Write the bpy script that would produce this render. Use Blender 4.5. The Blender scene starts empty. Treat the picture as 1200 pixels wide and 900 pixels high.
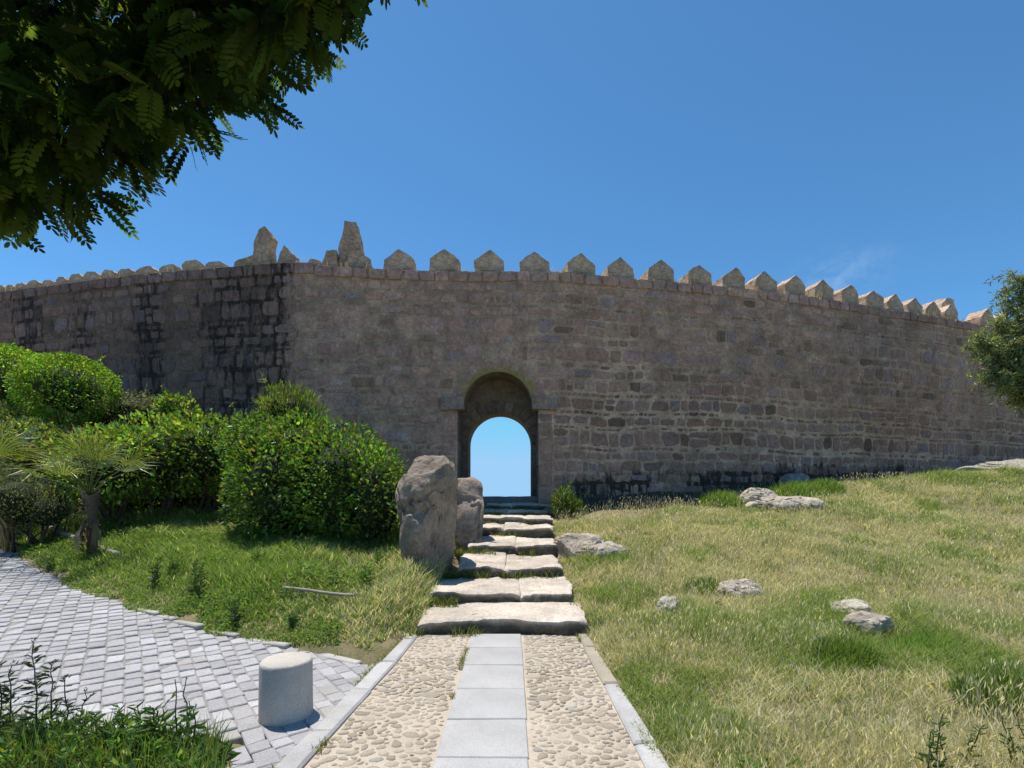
import bpy, bmesh, math, random
import numpy as np
from mathutils import Vector, noise as mnoise

SC = bpy.context.scene
COL = SC.collection
rng = np.random.default_rng(7)
random.seed(7)
EYE, F, CX, HY = 1.6, 560.0, 600.0, 583.0     # survey of the photograph: eye height and view angle
SUN = np.array([-0.24, 0.23, 1.0]); SUN /= np.linalg.norm(SUN)

# ------------------------------------------------------------------ helpers
def mesh_data(name, V, F_, mats, cols=None, smooth=False, midx=None, attrs=None):
    V = np.asarray(V, np.float32).reshape(-1, 3)
    me = bpy.data.meshes.new(name)
    F_ = [np.asarray(f, np.int32) for f in (F_ if isinstance(F_, list) else [F_]) if len(f)]
    me.vertices.add(len(V)); me.vertices.foreach_set('co', V.ravel())
    loops = np.concatenate([f.ravel() for f in F_])
    sizes = np.concatenate([np.full(len(f), f.shape[1], np.int32) for f in F_])
    me.loops.add(len(loops)); me.loops.foreach_set('vertex_index', loops)
    me.polygons.add(len(sizes))
    me.polygons.foreach_set('loop_start', np.concatenate([[0], np.cumsum(sizes)[:-1]]).astype(np.int32))
    if midx is not None: me.polygons.foreach_set('material_index', np.asarray(midx, np.int32))
    me.update(calc_edges=True)
    me.polygons.foreach_set('use_smooth', np.full(len(sizes), bool(smooth)))
    for m in (mats if isinstance(mats, (list, tuple)) else [mats]): me.materials.append(m)
    if cols is not None:
        c = np.ones((len(V), 4), np.float32); c[:, :3] = np.asarray(cols)
        a = me.attributes.new('Col', 'FLOAT_COLOR', 'POINT'); a.data.foreach_set('color', c.ravel())
    for k, v in (attrs or {}).items():
        a = me.attributes.new(k, 'FLOAT', 'POINT'); a.data.foreach_set('value', np.asarray(v, np.float32))
    me.update()
    return me

def link(name, data, parent=None, loc=None):
    o = bpy.data.objects.new(name, data); COL.objects.link(o)
    if parent is not None: o.parent = parent
    if loc is not None: o.location = loc
    return o

def tag(o, label=None, cat=None, group=None, kind=None):
    if label: o['label'] = label
    if cat: o['category'] = cat
    if group: o['group'] = group
    if kind: o['kind'] = kind
    return o

def empty(name, loc=(0, 0, 0)):
    return link(name, None, loc=loc)

class MB:
    """collects pieces of geometry for ONE mesh"""
    def __init__(s): s.V = []; s.F = {}; s.C = []; s.A = {}; s.n = 0; s.M = {}
    def add(s, V, F_, col=(1, 1, 1), mat=0, **attrs):
        V = np.asarray(V, float).reshape(-1, 3)
        for f in (F_ if isinstance(F_, list) else [F_]):
            f = np.asarray(f, int)
            if not len(f): continue
            s.F.setdefault((f.shape[1], mat), []).append(f + s.n)
        s.V.append(V)
        c = np.asarray(col, float); s.C.append(np.broadcast_to(c, (len(V), 3)))
        for k in set(s.A) | set(attrs):
            if k not in s.A: s.A[k] = [np.zeros(s.n)]
            s.A[k].append(np.broadcast_to(np.asarray(attrs.get(k, 0.0), float), (len(V),)))
        s.n += len(V)
    def data(s, name, mats, smooth=False):
        Fs, mi = [], []
        for (k, m), l in s.F.items():
            f = np.concatenate(l); Fs.append(f); mi.append(np.full(len(f), m))
        return mesh_data(name, np.concatenate(s.V), Fs, mats, np.concatenate(s.C), smooth, np.concatenate(mi),
                         {k: np.concatenate(v) for k, v in s.A.items()})
    def obj(s, name, mats, parent=None, smooth=False, loc=None):
        return link(name, s.data(name, mats, smooth), parent, loc)

def _h(ix, iy, iz, seed):
    n = (ix * 374761393 + iy * 668265263 + iz * 2147483647 + seed * 974634777) & 0xFFFFFFFF
    n = ((n ^ (n >> 13)) * 1274126177) & 0xFFFFFFFF
    n = (n ^ (n >> 16)) & 0xFFFFFFFF
    return n / 4294967295.0
def vnoise(x, y, z=None, seed=0):
    x = np.asarray(x, float); y = np.asarray(y, float); z = np.zeros_like(x) if z is None else np.asarray(z, float)
    i = [np.floor(a).astype(np.int64) for a in (x, y, z)]
    f = [a - b for a, b in zip((x, y, z), i)]
    u = [t * t * (3 - 2 * t) for t in f]
    r = 0
    for dx in (0, 1):
        for dy in (0, 1):
            for dz in (0, 1):
                w = (u[0] if dx else 1 - u[0]) * (u[1] if dy else 1 - u[1]) * (u[2] if dz else 1 - u[2])
                r = r + w * _h(i[0] + dx, i[1] + dy, i[2] + dz, seed)
    return r * 2 - 1
def fbm(x, y, z=None, seed=0, oct=4):
    r, a, k = 0, 0.5, 1.0
    for o in range(oct):
        r = r + a * vnoise(np.asarray(x) * k, np.asarray(y) * k, None if z is None else np.asarray(z) * k, seed + o * 17); a *= .5; k *= 2.03
    return r
def sstep(a, b, x):
    t = np.clip((np.asarray(x, float) - a) / (b - a), 0, 1); return t * t * (3 - 2 * t)

# ------------------------------------------------------------------ materials
def newmat(name):
    m = bpy.data.materials.new(name); m.use_nodes = True
    nt = m.node_tree; nt.nodes.clear()
    return m, nt, nt.nodes.new('ShaderNodeOutputMaterial')
def N(nt, t, **kw):
    n = nt.nodes.new(t)
    for k, v in kw.items():
        if k in n.inputs: n.inputs[k].default_value = v
        else: setattr(n, k, v)
    return n
def mixc(nt, fac, a, b, mode='MIX'):
    n = nt.nodes.new('ShaderNodeMix'); n.data_type = 'RGBA'; n.blend_type = mode
    for sock, v in ((n.inputs[0], fac), (n.inputs[6], a), (n.inputs[7], b)):
        if hasattr(v, 'is_linked') or isinstance(v, bpy.types.NodeSocket): nt.links.new(v, sock)
        else: sock.default_value = v if isinstance(v, float) else (*v, 1)
    return n.outputs[2]
def ramp(nt, fac, pts):
    r = nt.nodes.new('ShaderNodeValToRGB'); e = r.color_ramp.elements
    while len(e) < len(pts): e.new(0.5)
    for i, (p, c) in enumerate(pts):
        e[i].position = p; e[i].color = (c, c, c, 1) if isinstance(c, (int, float)) else (*c, 1)
    nt.links.new(fac, r.inputs[0]); return r.outputs[0]
def math_(nt, op, a, b):
    n = nt.nodes.new('ShaderNodeMath'); n.operation = op
    for i, v in enumerate((a, b)):
        if isinstance(v, bpy.types.NodeSocket): nt.links.new(v, n.inputs[i])
        else: n.inputs[i].default_value = v
    return n.outputs[0]
def noise_n(nt, vec, scale, detail=5, rough=.6):
    n = N(nt, 'ShaderNodeTexNoise', Scale=scale, Detail=detail, Roughness=rough)
    if vec is not None: nt.links.new(vec, n.inputs['Vector'])
    return n.outputs['Fac']
def coords(nt, scale=(1, 1, 1)):
    c = nt.nodes.new('ShaderNodeTexCoord'); mp = N(nt, 'ShaderNodeMapping'); mp.inputs['Scale'].default_value = scale
    nt.links.new(c.outputs['Object'], mp.inputs[0]); return mp.outputs[0]
def attr(nt, name):
    a = nt.nodes.new('ShaderNodeAttribute'); a.attribute_name = name; return a
def bump(nt, h, strength=.4, dist=.02, normal=None):
    b = N(nt, 'ShaderNodeBump', Strength=strength, Distance=dist); nt.links.new(h, b.inputs['Height'])
    if normal is not None: nt.links.new(normal, b.inputs['Normal'])
    return b.outputs[0]

def stone_mat(name, base=None, fine=22., var=.55, bmp=.5, dist=.03, lichen=0., lichcol=(.3, .29, .2), stains_and_shade=False, spec=.25, fv=.28, joints=0.):
    m, nt, out = newmat(name)
    p = N(nt, 'ShaderNodeBsdfPrincipled', Roughness=.9); p.inputs['Specular IOR Level'].default_value = spec
    v = coords(nt)
    c = attr(nt, 'Col').outputs['Color']
    if base: c = mixc(nt, 1., c, base, 'MULTIPLY')
    n1 = noise_n(nt, v, 2.3, 6, .65); n2 = noise_n(nt, v, fine, 6, .75)
    c = mixc(nt, 1., c, ramp(nt, n1, [(.25, 1 - var), (.75, 1 + var * .6)]), 'MULTIPLY')
    c = mixc(nt, 1., c, ramp(nt, n2, [(.3, 1 - fv), (.7, 1 + fv * .8)]), 'MULTIPLY')
    if joints:
        vo = N(nt, 'ShaderNodeTexVoronoi', Scale=joints); vo.feature = 'DISTANCE_TO_EDGE'
        mpj = N(nt, 'ShaderNodeMapping'); mpj.inputs['Scale'].default_value = (1, 1, 1.5); nt.links.new(v, mpj.inputs[0])
        wv = N(nt, 'ShaderNodeVectorMath', operation='ADD'); nz_ = N(nt, 'ShaderNodeTexNoise', Scale=6., Detail=3.); nt.links.new(v, nz_.inputs['Vector'])
        sc_ = N(nt, 'ShaderNodeVectorMath', operation='SCALE'); sc_.inputs['Scale'].default_value = .12; nt.links.new(nz_.outputs['Color'], sc_.inputs[0])
        nt.links.new(mpj.outputs[0], wv.inputs[0]); nt.links.new(sc_.outputs[0], wv.inputs[1]); nt.links.new(wv.outputs[0], vo.inputs['Vector'])
        jf = ramp(nt, vo.outputs['Distance'], [(.02, 1.), (.07, 0.)]); c = mixc(nt, math_(nt, 'MULTIPLY', jf, .15), c, (.30, .235, .165))
    if lichen:
        n3 = noise_n(nt, v, 5., 8, .75)
        c = mixc(nt, math_(nt, 'MULTIPLY', ramp(nt, n3, [(.52, 0.), (.66, 1.)]), lichen), c, lichcol)
    if stains_and_shade:
        st = attr(nt, 'stain').outputs['Fac']
        vz = coords(nt, (1.3, 1.3, .40)); n4 = noise_n(nt, vz, 4.6, 8, .75)
        f = ramp(nt, math_(nt, 'ADD', n4, math_(nt, 'MULTIPLY', st, .34)), [(.62, 0.), (.8, 1.)])
        f = math_(nt, 'MULTIPLY', f, math_(nt, 'MINIMUM', math_(nt, 'MULTIPLY', st, 3.), .92))
        c = mixc(nt, f, c, (.018, .016, .015))
        mo = attr(nt, 'moss').outputs['Fac']; n5 = noise_n(nt, v, 4.5, 7, .7)
        f = ramp(nt, math_(nt, 'ADD', n5, math_(nt, 'MULTIPLY', mo, .5)), [(.74, 0.), (.92, 1.)])
        f = math_(nt, 'MULTIPLY', f, math_(nt, 'MINIMUM', math_(nt, 'MULTIPLY', mo, 1.6), .7))
        c = mixc(nt, f, c, (.27, .24, .05))
    nt.links.new(c, p.inputs['Base Color'])
    h = math_(nt, 'ADD', math_(nt, 'MULTIPLY', noise_n(nt, v, 7., 8, .7), 1.), math_(nt, 'MULTIPLY', n2, .5))
    if joints: h = math_(nt, 'SUBTRACT', h, math_(nt, 'MULTIPLY', jf, .3))
    nt.links.new(bump(nt, h, bmp, dist), p.inputs['Normal'])
    nt.links.new(p.outputs[0], out.inputs[0]); return m

def leaf_mat(name, trans=.35, rough=.45, spec=.35, tk=1., tc=(1.5, 1.35, .6)):
    m, nt, out = newmat(name)
    c = attr(nt, 'Col').outputs['Color']
    p = N(nt, 'ShaderNodeBsdfPrincipled', Roughness=rough); p.inputs['Specular IOR Level'].default_value = spec
    t = nt.nodes.new('ShaderNodeBsdfTranslucent'); mx = N(nt, 'ShaderNodeMixShader'); mx.inputs[0].default_value = trans
    nt.links.new(c, p.inputs['Base Color'])
    nt.links.new(mixc(nt, 1., c, tuple(q * tk for q in tc), 'MULTIPLY'), t.inputs[0])
    nt.links.new(p.outputs[0], mx.inputs[1]); nt.links.new(t.outputs[0], mx.inputs[2]); nt.links.new(mx.outputs[0], out.inputs[0])
    return m

M_wall = stone_mat('wall_stone', stains_and_shade=True, var=.42, bmp=.8, fine=11., fv=.42)
M_mortar = stone_mat('wall_mortar', stains_and_shade=True, var=.5, bmp=.8, fine=13., fv=.42)
M_merlon = stone_mat('merlon_stone', lichen=.45, lichcol=(.52, .40, .24), var=.5, bmp=1., dist=.06, joints=4.6)
M_rock = stone_mat('granite_rock', lichen=.65, lichcol=(.40, .38, .31), var=.48, bmp=1., dist=.06, fv=.42, fine=16., joints=1.1)
M_step = stone_mat('step_stone', lichen=.4, lichcol=(.27, .25, .18), var=.36, bmp=.9, fine=24, fv=.36)
M_sett = stone_mat('sett_granite', var=.18, bmp=.5, dist=.008, fine=60)
M_slab = stone_mat('slab_granite', var=.24, bmp=.25, dist=.005, fine=120, fv=.34, lichen=.35, lichcol=(.26, .245, .215))
M_cob = stone_mat('cobble_stone', var=.15, bmp=.4, dist=.006, fine=70)
M_conc = stone_mat('bollard_concrete', var=.3, bmp=.35, dist=.006, fine=90)
M_leaf = leaf_mat('leaf', .38, .42, .4)
M_grass = leaf_mat('grass_blade', .45, .6, .2, 1.08, (1.35, 1.3, .65))
M_locust = leaf_mat('locust_leaf', .5, .6, .06, 6.5)
M_bark = stone_mat('bark', var=.5, bmp=1., dist=.03, fine=30)
M_wood = stone_mat('weathered_wood', var=.4, bmp=.6, dist=.01, fine=50)

# ------------------------------------------------------------------ terrain
ZP = lambda x: .1 * (np.sqrt((np.maximum(-np.asarray(x, float) - 1.7, 0)) ** 2 + .25) - .5) - .035 * np.maximum(-np.asarray(x, float) - 14, 0)
def ray_plaza(px, py):
    a, b = (px - CX) / F, (py - HY) / F
    lo, hi = .5, 60.
    for _ in range(60):
        y = .5 * (lo + hi)
        if EYE - b * y > ZP(a * y): lo = y
        else: hi = y
    return a * lo, lo
EDGE = sorted([ray_plaza(*p) for p in ((431, 781), (395, 771), (345, 760), (240, 738), (170, 716), (100, 694), (50, 670), (0, 643))])
ex = np.array([e[0] for e in EDGE]); ey = np.array([e[1] for e in EDGE])
sl = (ey[0] - ey[1]) / (ex[0] - ex[1])
ex = np.concatenate([[ex[0] - 20], ex]); ey = np.concatenate([[ey[0] - 20 * sl * .8], ey])
def yedge(x): return np.interp(x, ex, ey)
PY = [-60, 5.6, 6.5, 7.6, 8.8, 10., 11., 12., 12.9, 14, 15]; PZ = [0, 0, .14, .32, .55, .75, .94, 1.14, 1.42, 1.5, 1.5]
def wall_y(x): return np.interp(x, WX, WY)
Y2 = lambda z, py: (z - EYE) * F / (HY - py)
ZT_L, ZT = 7.96, 7.89
wl = [(px, Y2(ZT_L, py)) for px, py in ((0, 343), (50, 336.5), (100, 330), (200, 319), (300, 310), (346, 306.5))]
wr = [(px, Y2(ZT, py)) for px, py in ((700, 323), (800, 331), (900, 341), (1000, 355), (1100, 372), (1150, 381), (1200, 390))]
WP = [((p - CX) / F * y, y) for p, y in wl] + [(-3.6, 13.17), (-2.3, 13.3), (1.7, 13.3)] + [((p - CX) / F * y, y) for p, y in wr]
WP = [(WP[0][0] - 14, WP[0][1] + 3.2)] + WP + [(WP[-1][0] + 12, WP[-1][1] + 5.2)]
WX = np.array([p[0] for p in WP]); WY = np.array([p[1] for p in WP])
CORNER_X = wl[-1][1] * (346 - CX) / F

def terrain(x, y, detail=True):
    x = np.asarray(x, float); y = np.asarray(y, float)
    P = np.interp(y, PY, PZ)
    R = P + .049 * np.maximum(x - 1.0, 0) * (.35 + .65 * sstep(3, 12, y)) + .10 * sstep(.9, 2.2, x) * sstep(0, 4, 20 - y)
    d = np.minimum((y - yedge(x)) * .85, (-1.27 - x) + 1.05 * np.maximum(y - 5.3, 0))
    d = np.maximum(d, 0)
    L = ZP(x) + 1.15 * (1 - np.exp(-d / 3.0))
    w = sstep(-1.5, -.95, x)
    w = np.where(y > 5.5, w, sstep(-1.28, -1.2, x))
    z = L * (1 - w) + R * w
    if detail:
        k = sstep(.92, 1.6, x) + sstep(.15, .8, d) * (1 - w)
        z = z + k * (.10 * vnoise(x * .55, y * .55, seed=3) + .05 * vnoise(x * 1.7, y * 1.7, seed=4))
        z = z + .07*np.exp(-((x-13)/4)**2) * sstep(8, 12, y)
    beyond = sstep(1.5, 9., y - wall_y(x))
    return z * (1 - beyond) + beyond * -7.0
def hit(px, py, ymax=40):
    a, b = (px - CX) / F, (py - HY) / F
    ys = np.linspace(1.2, ymax, 3000)
    g = EYE - b * ys - terrain(a * ys, ys)
    i = np.argmax(g < 0); y = ys[i] if g[i] < 0 else ymax
    return np.array([a * y, y, float(terrain(a * y, y))])
def T(x, y): return float(terrain(x, y))
def at(px, py, y): return np.array([(px - CX) / F * y, y, EYE - (py - HY) / F * y])

def lerp(a, b, t): return a + (b - a) * t
KL = lambda y: lerp(-1.325, -1.155, (y - 2.8) / 2.75)     # kerb centre lines
KR = lambda y: lerp(.865, .83, (y - 2.8) / 2.75)
# ground sheet
xs = np.concatenate([[-3000, -900, -300, -120, -60, -40], np.arange(-30, -12, .5), np.arange(-12, 8, .14), np.arange(8, 22, .25), np.arange(22, 34, 1.), [40, 60, 120, 300, 900, 3000]])
ys = np.concatenate([[-3000, -600, -100, -30, -10], np.arange(-6, 1, .5), np.arange(1, 16, .14), np.arange(16, 30, .5), [34, 45, 80, 200, 700, 3000]])
gx, gy = np.meshgrid(xs, ys); gz = terrain(gx, gy)
inpath = (gx > KL(gy) - .02) & (gx < KR(gy) + .02) & (gy < 5.75)
bed = (gx < -1.68) & (gy < 3.12 + .1 * vnoise(gx * 2, gy * 2, seed=6))
inroad = (gy < yedge(gx) - .05) & (gx < -1.3) & (gy > 2.2) & ~bed
gz = gz - np.where(inpath | inroad, .12, 0)
gz = gz - ((gx > -1.25) & (gx < .75) & (gy > 5.7) & (gy < 13.6)) * .13
n0, n1 = gx.shape
idx = np.arange(n0 * n1).reshape(n0, n1)
FQ = np.stack([idx[:-1, :-1], idx[:-1, 1:], idx[1:, 1:], idx[1:, :-1]], -1).reshape(-1, 4)
m, nt, out = newmat('soil')
p = N(nt, 'ShaderNodeBsdfPrincipled', Roughness=.95); v = coords(nt)
c = ramp(nt, noise_n(nt, v, 1.1, 8, .7), [(.32, (.10, .115, .035)), (.5, (.24, .2, .1)), (.68, (.36, .3, .18))])
c = mixc(nt, 1., c, ramp(nt, noise_n(nt, v, 45., 6, .7), [(.3, .55), (.7, 1.3)]), 'MULTIPLY')
c = mixc(nt, attr(nt, 'earth_shade').outputs['Fac'], c, (.035, .03, .022))
nt.links.new(c, p.inputs['Base Color']); nt.links.new(bump(nt, noise_n(nt, v, 30., 8, .75), .8, .04), p.inputs['Normal'])
nt.links.new(p.outputs[0], out.inputs[0]); M_soil = m
foot = sstep(1.9, .9, np.abs(wall_y(gx) - .2 - gy) + .5 * vnoise(gx * .9, gy * .9, seed=12)) * sstep(.8, 1.6, gx)  # bare dark earth, with the shade under the wall painted into its colour
g = link('ground', mesh_data('ground', np.stack([gx, gy, gz], -1), FQ, M_soil, smooth=True, attrs={'earth_shade': foot.ravel()}))
tag(g, 'grassy hillside ground rising to the old wall', 'ground', kind='structure')

# ------------------------------------------------------------------ generic shapes
def tube(pts, radii, n=8, cap=True):
    pts = np.asarray(pts, float); radii = np.broadcast_to(np.asarray(radii, float), (len(pts),))
    t = np.gradient(pts, axis=0); t /= np.linalg.norm(t, axis=1)[:, None] + 1e-9
    ref = np.array([0., 0, 1]) if abs(t[0][2]) < .9 else np.array([1., 0, 0])
    V = []
    for P_, T_, r in zip(pts, t, radii):
        a = np.cross(T_, ref); a /= np.linalg.norm(a) + 1e-9; b = np.cross(T_, a)
        ang = np.arange(n) * 2 * math.pi / n
        V.append(P_ + r * (np.cos(ang)[:, None] * a + np.sin(ang)[:, None] * b))
    V = np.concatenate(V); m_ = len(pts)
    i = np.arange(n); j = (i + 1) % n
    Fs = np.concatenate([np.stack([k * n + i, k * n + j, (k + 1) * n + j, (k + 1) * n + i], -1) for k in range(m_ - 1)])
    if cap:
        V = np.concatenate([V, pts[-1:]]); tri = np.stack([(m_ - 1) * n + i, (m_ - 1) * n + j, np.full(n, m_ * n)], -1)
        return V, [Fs, tri]
    return V, [Fs]

def box_grid(nx, ny, nz):
    bm = bmesh.new(); bmesh.ops.create_cube(bm, size=1.0); bm.verts.ensure_lookup_table()
    V, F4, off = [], [], 0
    bm.free()
    ax = [np.linspace(-.5, .5, k + 1) for k in (nx, ny, nz)]
    for d in range(3):
        a, b = [k for k in range(3) if k != d]
        A, B = np.meshgrid(ax[a], ax[b], indexing='ij')
        for sgn in (-.5, .5):
            P_ = np.zeros(A.shape + (3,)); P_[..., a] = A; P_[..., b] = B; P_[..., d] = sgn
            I = np.arange(A.size).reshape(A.shape) + off
            q = np.stack([I[:-1, :-1], I[1:, :-1], I[1:, 1:], I[:-1, 1:]], -1).reshape(-1, 4)
            if (sgn > 0) == (d == 1): q = q[:, ::-1]
            V.append(P_.reshape(-1, 3)); F4.append(q); off += A.size
    V = np.concatenate(V); F4 = np.concatenate(F4)
    key = np.round(V * 1e5).astype(np.int64)
    _, first, inv = np.unique(key, axis=0, return_index=True, return_inverse=True)
    return V[first], inv.ravel()[F4]
def icos(sub):
    bm = bmesh.new(); bmesh.ops.create_icosphere(bm, subdivisions=sub, radius=1.0)
    V = np.array([v.co[:] for v in bm.verts]); Fc = np.array([[v.index for v in f.verts] for f in bm.faces]); bm.free()
    return V, Fc
ICO = {k: icos(k) for k in (3, 4, 5, 6)}

# ------------------------------------------------------------------ path: bed with cobbles, slabs, kerbs
mb = MB()
yy = np.linspace(-1.0, 5.62, 60); xx = np.linspace(-1.45, .95, 40)
GX, GY = np.meshgrid(np.linspace(0, 1, 40), yy); GX = lerp(KL(GY) - .05, KR(GY) + .05, GX); GZ = -.012 + .006 * vnoise(GX * 3, GY * 3, seed=8)
I = np.arange(GX.size).reshape(GX.shape)
mb.add(np.stack([GX, GY, GZ], -1).reshape(-1, 3), np.stack([I[:-1, :-1], I[:-1, 1:], I[1:, 1:], I[1:, :-1]], -1).reshape(-1, 4), (.47, .40, .315))
def pebble(x, y, a, b, th, h, col, z0=-.014):
    n = 9; an = np.arange(n) * 2 * math.pi / n
    rr = 1 + .14 * rng.standard_normal(n)
    ring = np.stack([a * np.cos(an) * rr, b * np.sin(an) * rr], -1)
    R = np.array([[math.cos(th), -math.sin(th)], [math.sin(th), math.cos(th)]])
    rings = [np.c_[(ring * k) @ R.T + [x, y], np.full(n, z0 + h * q)] for k, q in ((1, 0), (.86, .7), (.5, .97))]
    V = np.concatenate(rings + [[[x, y, z0 + h]]])
    i = np.arange(n); j = (i + 1) % n
    mb.add(V, [np.concatenate([np.stack([k * n + i, k * n + j, (k + 1) * n + j, (k + 1) * n + i], -1) for k in (0, 1)]), np.stack([2 * n + i, 2 * n + j, np.full(n, 3 * n)], -1)], col)
def strip(x0f, x1f, y0, y1):
    placed = []; cell = {}
    for pas, (lo, hi, tries) in enumerate(((.055, .08, 160), (.032, .052, 7000), (.016, .032, 16000))):
        for _ in range(tries):
            y = rng.uniform(y0, y1); x = rng.uniform(x0f(y), x1f(y)); r = rng.uniform(lo, hi)
            if pas == 0 and rng.random() < .6: continue
            if x - r * .8 < x0f(y) or x + r * .8 > x1f(y): continue
            ci, cj = int(x / .17 + 100), int(y / .17 + 100); ok = True
            for u in (-1, 0, 1):
                for w in (-1, 0, 1):
                    for (X, Y, R) in cell.get((ci + u, cj + w), ()):
                        if (X - x) ** 2 + (Y - y) ** 2 < ((R + r) * .83) ** 2: ok = False; break
                    if not ok: break
                if not ok: break
            if ok: cell.setdefault((ci, cj), []).append((x, y, r)); placed.append((x, y, r))
    for x, y, r in placed:
        t = rng.random(); c = np.array([.37, .315, .245]) * rng.uniform(.78, 1.2)
        if t < .1: c = np.array([.36, .33, .28]) * rng.uniform(.8, 1.2)
        pebble(x, y, r * 1.05, r * rng.uniform(.55, .82), rng.normal(0, .6), rng.uniform(.0085, .0135), c)
strip(lambda y: KL(y) + .085, lambda y: -.485, .4, 5.58)
strip(lambda y: .12, lambda y: KR(y) - .07, .4, 5.58)
path = mb.obj('path', M_cob, smooth=True)
tag(path, 'cobbled path with a middle strip of granite slabs', 'path', kind='structure')

def slabbox(mb_, c, dims, col, bev=.008, jit=.004, rot=0., tilt=0.):
    x, y, z = dims
    o = np.array([[-1, -1], [1, -1], [1, 1], [-1, 1]], float)
    lo = np.c_[o * [x / 2, y / 2], np.full(4, -z)]; mid = np.c_[o * [x / 2, y / 2], np.full(4, -bev)]
    hi = np.c_[o * [x / 2 - bev, y / 2 - bev], np.zeros(4)]
    e = rng.normal(0, jit, (4, 2)); 
    for r in (lo, mid, hi): r[:, :2] += e
    hi[:, 2] += rng.normal(0, jit * .25, 4)
    V = np.concatenate([lo, mid, hi]); cr, sr = math.cos(rot), math.sin(rot)
    V = np.c_[V[:, 0] * cr - V[:, 1] * sr, V[:, 0] * sr + V[:, 1] * cr, V[:, 2] + V[:, 0] * tilt] + np.asarray(c)
    i = np.arange(4); j = (i + 1) % 4
    mb_.add(V, [np.concatenate([np.stack([i, j, 4 + j, 4 + i], -1), np.stack([4 + i, 4 + j, 8 + j, 8 + i], -1), [[8, 9, 10, 11]]])], col)
yb = [5.6, 5.08, 4.56, 4.0, 3.45, 2.94, 2.4, 1.85, 1.3, .75, .2]
for k in range(len(yb) - 1):
    s = MB(); slabbox(s, (0, 0, 0), (.575, yb[k] - yb[k + 1] - .008, .1), np.array([.44, .43, .42]) * rng.uniform(.92, 1.06), .006, .003)
    s.obj('paving_slab', M_slab, path, loc=(-.183 + rng.normal(0, .003), (yb[k] + yb[k + 1]) / 2, .004 + rng.normal(0, .001)))
kb = MB()
for side in (0, 1):
    y = .3
    while y < 5.45:
        l = min(rng.uniform(.55, 1.0), 5.56 - y); K = KL if side == 0 else KR
        ym = y + l / 2; w = .155 if side == 0 else .125
        col = np.array([.45, .44, .43]) if (ym < 4.1 or side == 0) else np.array([.39, .34, .265])
        slabbox(kb, (K(ym), ym, .018), (w, l - .012, .14), col * rng.uniform(.88, 1.08), .016, .010, rot=-math.atan2(K(y + l) - K(y), l)); y += l
# thin edging stones between the setts and the bank
pts = [(x, yedge(x) - .02) for x in np.arange(-4.6, -1.45, .02)]
s_ = 0
x = -1.47
while x > -4.6:
    l = rng.uniform(.3, .6); x2 = x - l * .86; xm = (x + x2) / 2
    if rng.random() < .85:
        slabbox(kb, (xm, yedge(xm) - .0, float(ZP(xm)) + .02 + rng.normal(0, .006)), (l, rng.uniform(.07, .11), .1), np.array([.48, .45, .41]) * rng.uniform(.85, 1.1), .012, .008,
                rot=math.atan2(yedge(x) - yedge(x2), x - x2))
    x = x2 - .02
kerb = kb.obj('kerb', M_slab)
tag(kerb, 'pale granite kerb along the path and setts', 'kerb', kind='structure')

# ------------------------------------------------------------------ setts
mb = MB()
yy = np.arange(2.3, 16, .25); xx = np.arange(-22, -1.2, .25)
GX, GY = np.meshgrid(xx, yy); GZ = ZP(GX) - .008
keep = (GY < yedge(GX) + .3) & (GX < -1.2) & ((GY > 3.1) | (GX > -1.72))
I = np.arange(GX.size).reshape(GX.shape)
q = np.stack([I[:-1, :-1], I[:-1, 1:], I[1:, 1:], I[1:, :-1]], -1).reshape(-1, 4)
q = q[keep.ravel()[q].all(1)]
mb.add(np.stack([GX, GY, GZ], -1).reshape(-1, 3), q, (.27, .26, .245))
u = np.array([-.634, .773]); vv = np.array([.773, .634])
vpos = -17.
while vpos < 12:
    w = rng.uniform(.112, .145); pos = -6. + rng.uniform(0, .2)
    while pos < 22:
        l = rng.uniform(.11, .24); cxy = u * (pos + l / 2) + vv * (vpos + w / 2)
        X, Y = cxy
        X += .02 * vnoise(pos * 1.2, vpos, seed=5)
        if -18 < X < -1.2 and Y > (2.2 if X > -1.72 else 3.1 + .15 * vnoise(np.array(X * 2), np.array(Y), seed=6)) and Y < yedge(X) + .05 and Y < -X * 2.6 + 5 and X < KL(Y) - .03:
            t = rng.random()
            c = np.array([.385, .375, .38]) * rng.uniform(.84, 1.14)
            if t < .02: c = np.array([.47, .47, .47])
            elif t < .07: c = np.array([.37, .355, .335])
            slabbox(mb, (X, Y, float(ZP(X)) + rng.normal(0, .0018)), (w - .004, l - .005, .06), c, .007, .005, rot=math.atan2(u[1], u[0]) - math.pi / 2 + rng.normal(0, .02), tilt=-.0)
        pos += l
    vpos += w
road = mb.obj('pavement', M_sett)
tag(road, 'grey granite sett paving rising to the left', 'pavement', kind='structure')

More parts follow.
